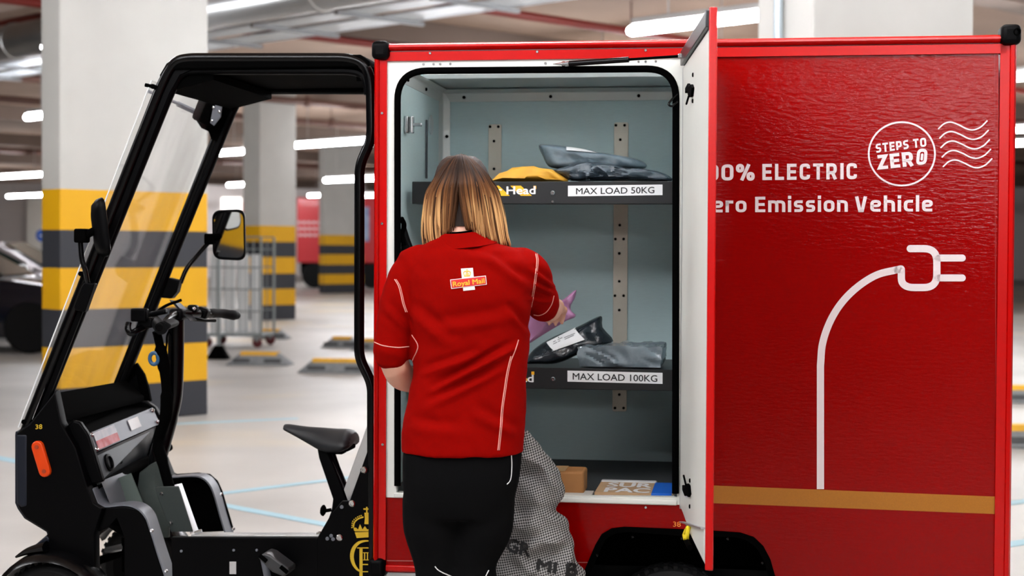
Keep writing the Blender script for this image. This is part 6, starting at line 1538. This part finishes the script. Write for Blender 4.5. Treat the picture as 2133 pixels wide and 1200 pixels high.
# -- hair
def hair():
    rr = random.Random(5); mb = MB(); tone = []
    Lr = [(322, 938, 982), (330, 918, 1003), (345, 906, 1016), (370, 897, 1029), (400, 889, 1038), (430, 884, 1046), (460, 881, 1052), (490, 880, 1058), (520, 884, 1066)]
    def wid(y):
        y = max(322, min(519, y))
        for a, b in zip(Lr, Lr[1:]):
            if a[0] <= y <= b[0]:
                f = (y - a[0]) / (b[0] - a[0]); return a[1] + (b[1] - a[1]) * f, a[2] + (b[2] - a[2]) * f
    def dep(y):   # half depth of the hair body
        f = max(0, min(1, (y - 322) / 60)); return 0.035 + 0.072 * f ** 0.6 if y < 400 else 0.107 - 0.028 * min(1, (y - 400) / 110)
    # under-layer
    under = MB(); rs = []
    for y in (326, 334, 348, 370, 400, 430, 455, 472):
        xl, xr = wid(y); c = w((xl + xr) / 2, y, 0.03); rx = (xr - xl) / 2 * SC * 0.90; ry = dep(y) * 0.90
        rs.append([c + Vector((rx * math.cos(a), (ry if math.sin(a) < 0 else ry * 0.35) * math.sin(a), 0)) for a in [2 * math.pi * k / 24 for k in range(24)]])
    under.rings(rs)
    N_ = 760
    for i in range(N_):
        ph = (rr.random() * 2 - 1) * 2.05                       # angle round the head, 0 = back
        lay = rr.random()                                        # 0 outer .. 1 inner
        su = math.sin(ph)
        if abs(ph) > math.pi / 2: su = math.copysign(1 - (1 - abs(su)) * 0.9, su)
        side = 1 if su > -0.12 else -1
        yend = 505 + 14 * rr.random() if abs(su) > 0.55 else (478 + 26 * rr.random() * abs(su) * 2)
        if abs(su + 0.12) < 0.22 and lay > 0.3: yend = 462 + 12 * rr.random()
        if side > 0 and su > 0.5: yend -= 4
        pts = []; base = rr.random(); wob = rr.random() * 6
        m = 15; y0 = 321 + 3 * abs(su) + 2 * rr.random()
        for k in range(m):
            f = k / (m - 1); y = y0 + (yend - y0) * (f ** 1.15)
            xl, xr = wid(y); cx_ = (xl + xr) / 2; hw = (xr - xl) / 2
            # locks sweep from the parting outwards as they fall
            sweep = su * (0.35 + 0.65 * min(1, f * 2.2) ** 0.7)
            if f > 0.45: sweep += (f - 0.45) * 0.55 * (0.5 - abs(su + 0.12)) * (1 if su > -0.12 else -1) * (1 if abs(su + .12) < 0.5 else 0)
            sweep = max(-1, min(1, sweep))
            r_ = 1.0 - 0.10 * lay
            x = cx_ + sweep * hw * r_ + (1.6 * math.sin(f * 5 + wob) if f > 0.2 else 0)
            back = math.cos(ph) if abs(ph) < math.pi / 2 else math.cos(ph) * 0.9
            dd_ = -math.sqrt(max(0.0, 1 - sweep * sweep)) if abs(ph) < math.pi / 2 else math.sqrt(max(0.0, 1 - sweep * sweep)) * 0.8 + 0.25
            pts.append(w(x, y, 0.03 + dd_ * dep(y) * r_))
        P = spline(pts, 2); mm = len(P); r0 = 0.0030 + 0.0022 * rr.random()
        rad = [r0 * (0.55 + 0.45 * min(1, i2 / mm * 5)) * (1 - 0.75 * max(0, (i2 / mm - 0.7) / 0.3)) for i2 in range(mm)]
        v0 = len(mb.v); mb.tube(P, rad, 5)
        dk = max(max(0, 1 - abs(su + 0.16) / 0.46) ** 0.8, 0.85 if base < 0.16 else 0)                   # darker hair shows down the middle
        for q in range(len(mb.v) - v0):
            f = (q // 5) / mm
            t = max(0, min(1, (f - 0.26) / 0.45)) * (0.35 + 0.85 * base) * (1 - 0.85 * dk) * (1 - 0.5 * lay)
            tone.append(min(1, t + 0.12 * base * (1 - dk)))
    return under, mb, tone
un, hb_, tone = hair()
M_HAIR = bpy.data.materials.new('hair_strands'); M_HAIR.use_nodes = True
nt = M_HAIR.node_tree; b_ = nt.nodes['Principled BSDF']; b_.inputs['Roughness'].default_value = 0.5; b_.inputs['Specular IOR Level'].default_value = 0.15
at_ = nt.nodes.new('ShaderNodeAttribute'); at_.attribute_name = 'tone'; rp_ = nt.nodes.new('ShaderNodeValToRGB')
rp_.color_ramp.elements[0].color = (*lin((30, 18, 13)), 1); rp_.color_ramp.elements[1].color = (*lin((216, 168, 112)), 1)
e_ = rp_.color_ramp.elements.new(0.45); e_.color = (*lin((120, 78, 46)), 1)
nt.links.new(at_.outputs['Fac'], rp_.inputs[0]); nt.links.new(rp_.outputs[0], b_.inputs['Base Color'])
hr = pb(hb_, 'hair', M_HAIR, smooth=180)
at2 = hr.data.attributes.new('tone', 'FLOAT', 'POINT')
for k, t_ in enumerate(tone): at2.data[k].value = t_
pb(un, 'hair_underlayer', mat('hair_dark', (38, 24, 18), 0.55, bump=0.4, bscale=60, stretch=(3, 3, 0.3)), hr)

# ------------------------------------------------------------------ lilac bag in her hand
def in_world(D):
    return lambda px, py, d: W(px, py, D) + Vector((0, d, 0))
pouch_thing('poly_mailer', 'crumpled lilac poly mailer held in her right hand', 'parcel',
    [(1092, 660), (1104, 648), (1130, 640), (1155, 632), (1176, 622), (1190, 610), (1201, 604), (1197, 622), (1189, 636), (1190, 648), (1199, 655), (1196, 662), (1180, 668), (1164, 678), (1140, 692), (1118, 706), (1098, 718), (1090, 716)], 0, 0.016, M_LILAC, at=in_world(PD + 0.585), seed=51, wr=0.014, freq=24, k=2)

# ------------------------------------------------------------------ mesh sack
def weave(name):
    m = bpy.data.materials.new(name); m.use_nodes = True; nt = m.node_tree; b = nt.nodes['Principled BSDF']; b.inputs['Roughness'].default_value = 0.75
    tc = nt.nodes.new('ShaderNodeTexCoord'); mp = nt.nodes.new('ShaderNodeMapping'); mp.inputs['Rotation'].default_value = (0, R(14), 0)
    nt.links.new(tc.outputs['Object'], mp.inputs[0])
    sx = nt.nodes.new('ShaderNodeSeparateXYZ'); nt.links.new(mp.outputs[0], sx.inputs[0])
    def sn(sock, f):
        a = nt.nodes.new('ShaderNodeMath'); a.operation = 'MULTIPLY'; a.inputs[1].default_value = f; nt.links.new(sock, a.inputs[0])
        c = nt.nodes.new('ShaderNodeMath'); c.operation = 'SINE'; nt.links.new(a.outputs[0], c.inputs[0]); return c.outputs[0]
    f = 2 * math.pi / 0.0068
    ad = nt.nodes.new('ShaderNodeMath'); ad.operation = 'ADD'; nt.links.new(sn(sx.outputs[0], f), ad.inputs[0]); nt.links.new(sn(sx.outputs[2], f), ad.inputs[1])
    r = nt.nodes.new('ShaderNodeValToRGB'); r.color_ramp.elements[0].position = 0.42; r.color_ramp.elements[1].position = 0.62
    mr_ = nt.nodes.new('ShaderNodeMapRange'); mr_.inputs[1].default_value = -2; mr_.inputs[2].default_value = 2; nt.links.new(ad.outputs[0], mr_.inputs[0])
    r.color_ramp.elements[0].color = (*lin((168, 166, 164)), 1); r.color_ramp.elements[1].color = (*lin((40, 40, 40)), 1)
    nt.links.new(mr_.outputs[0], r.inputs[0]); nt.links.new(r.outputs[0], b.inputs['Base Color'])
    return m
SD = 4.67
rows = [(896, 1088, 1100, .015), (912, 1086, 1110, .03), (935, 1084, 1127, .045), (960, 1082, 1145, .05), (985, 1081, 1163, .055), (1010, 1079, 1170, .06), (1035, 1078, 1168, .06), (1052, 1078, 1163, .05), (1064, 1072, 1158, .052),
        (1078, 1064, 1174, .07), (1092, 1062, 1182, .075), (1108, 1060, 1180, .07), (1124, 1054, 1189, .07), (1145, 1046, 1198, .075), (1170, 1036, 1206, .08), (1200, 1022, 1216, .085), (1240, 1022, 1224, .08), (1300, 1030, 1236, .08), (1380, 1040, 1246, .08), (1450, 1046, 1250, .08), (1492, 1060, 1240, .07)]
mb = MB(); rs = []; nn_ = 72
def ip(y, k):
    for a, b in zip(rows, rows[1:]):
        if a[0] <= y <= b[0]:
            f = (y - a[0]) / (b[0] - a[0]); return a[k] + (b[k] - a[k]) * f
    return rows[-1][k]
y = 896
while y <= 1492:
    xl, xr, ry = ip(y, 1), ip(y, 2), ip(y, 3); c = W((xl + xr) / 2, y, SD); rx = (xr - xl) / 2 / FPX * SD; ring = []
    for j in range(nn_):
        a = 2 * math.pi * j / nn_; v = c + Vector((rx * math.cos(a), ry * math.sin(a), 0))
        q = Vector((v.x * 11 + v.z * 7, v.y * 8, v.z * 13 - v.x * 5)); f1 = 1 - 2 * abs(noise.noise(q)); f2 = noise.noise(q * 2.3)
        am = min(1, (y - 890) / 60); e = Vector((math.cos(a) * 0.35, math.sin(a), 0))
        ring.append(v + e * (0.034 * f1 + 0.012 * f2) * am)
    rs.append(ring); y += 7 if y < 1230 else 22
for ring in rs:
    for v in ring: v.z = max(v.z, 0.012)
mb.rings(rs)
sack = mb.build('mesh_sack', weave('sack_weave'), smooth=60, sub=1)
so = W(1110, 1400, SD); sack.location = (0, 0, 0)
tag(sack, 'grey woven mesh sack hanging beside her right leg with black print', 'sack')
ST = BVHTree.FromPolygons([v.co for v in sack.data.vertices], [tuple(p.vertices) for p in sack.data.polygons])
def on_sack(X, Y):
    q = on_cloth(X, Y, 0.006, ST); return q if q is not None else W(X, Y, SD - 0.09)
mb = MB()
for args in (('GR', (1054, 1146), (1102, 1160), (4, -27), 0.05), ('MI', (1118, 1186), (1157, 1194), (3, -23), 0.05), ('B', (1180, 1200), (1202, 1199), (1, -28), 0.06)):
    mb = MB(); put_text(mb, *args[:4], on_sack, args[4]); mb.build('print', mat('sack_print', (24, 24, 25), 0.8), sack, smooth=0)
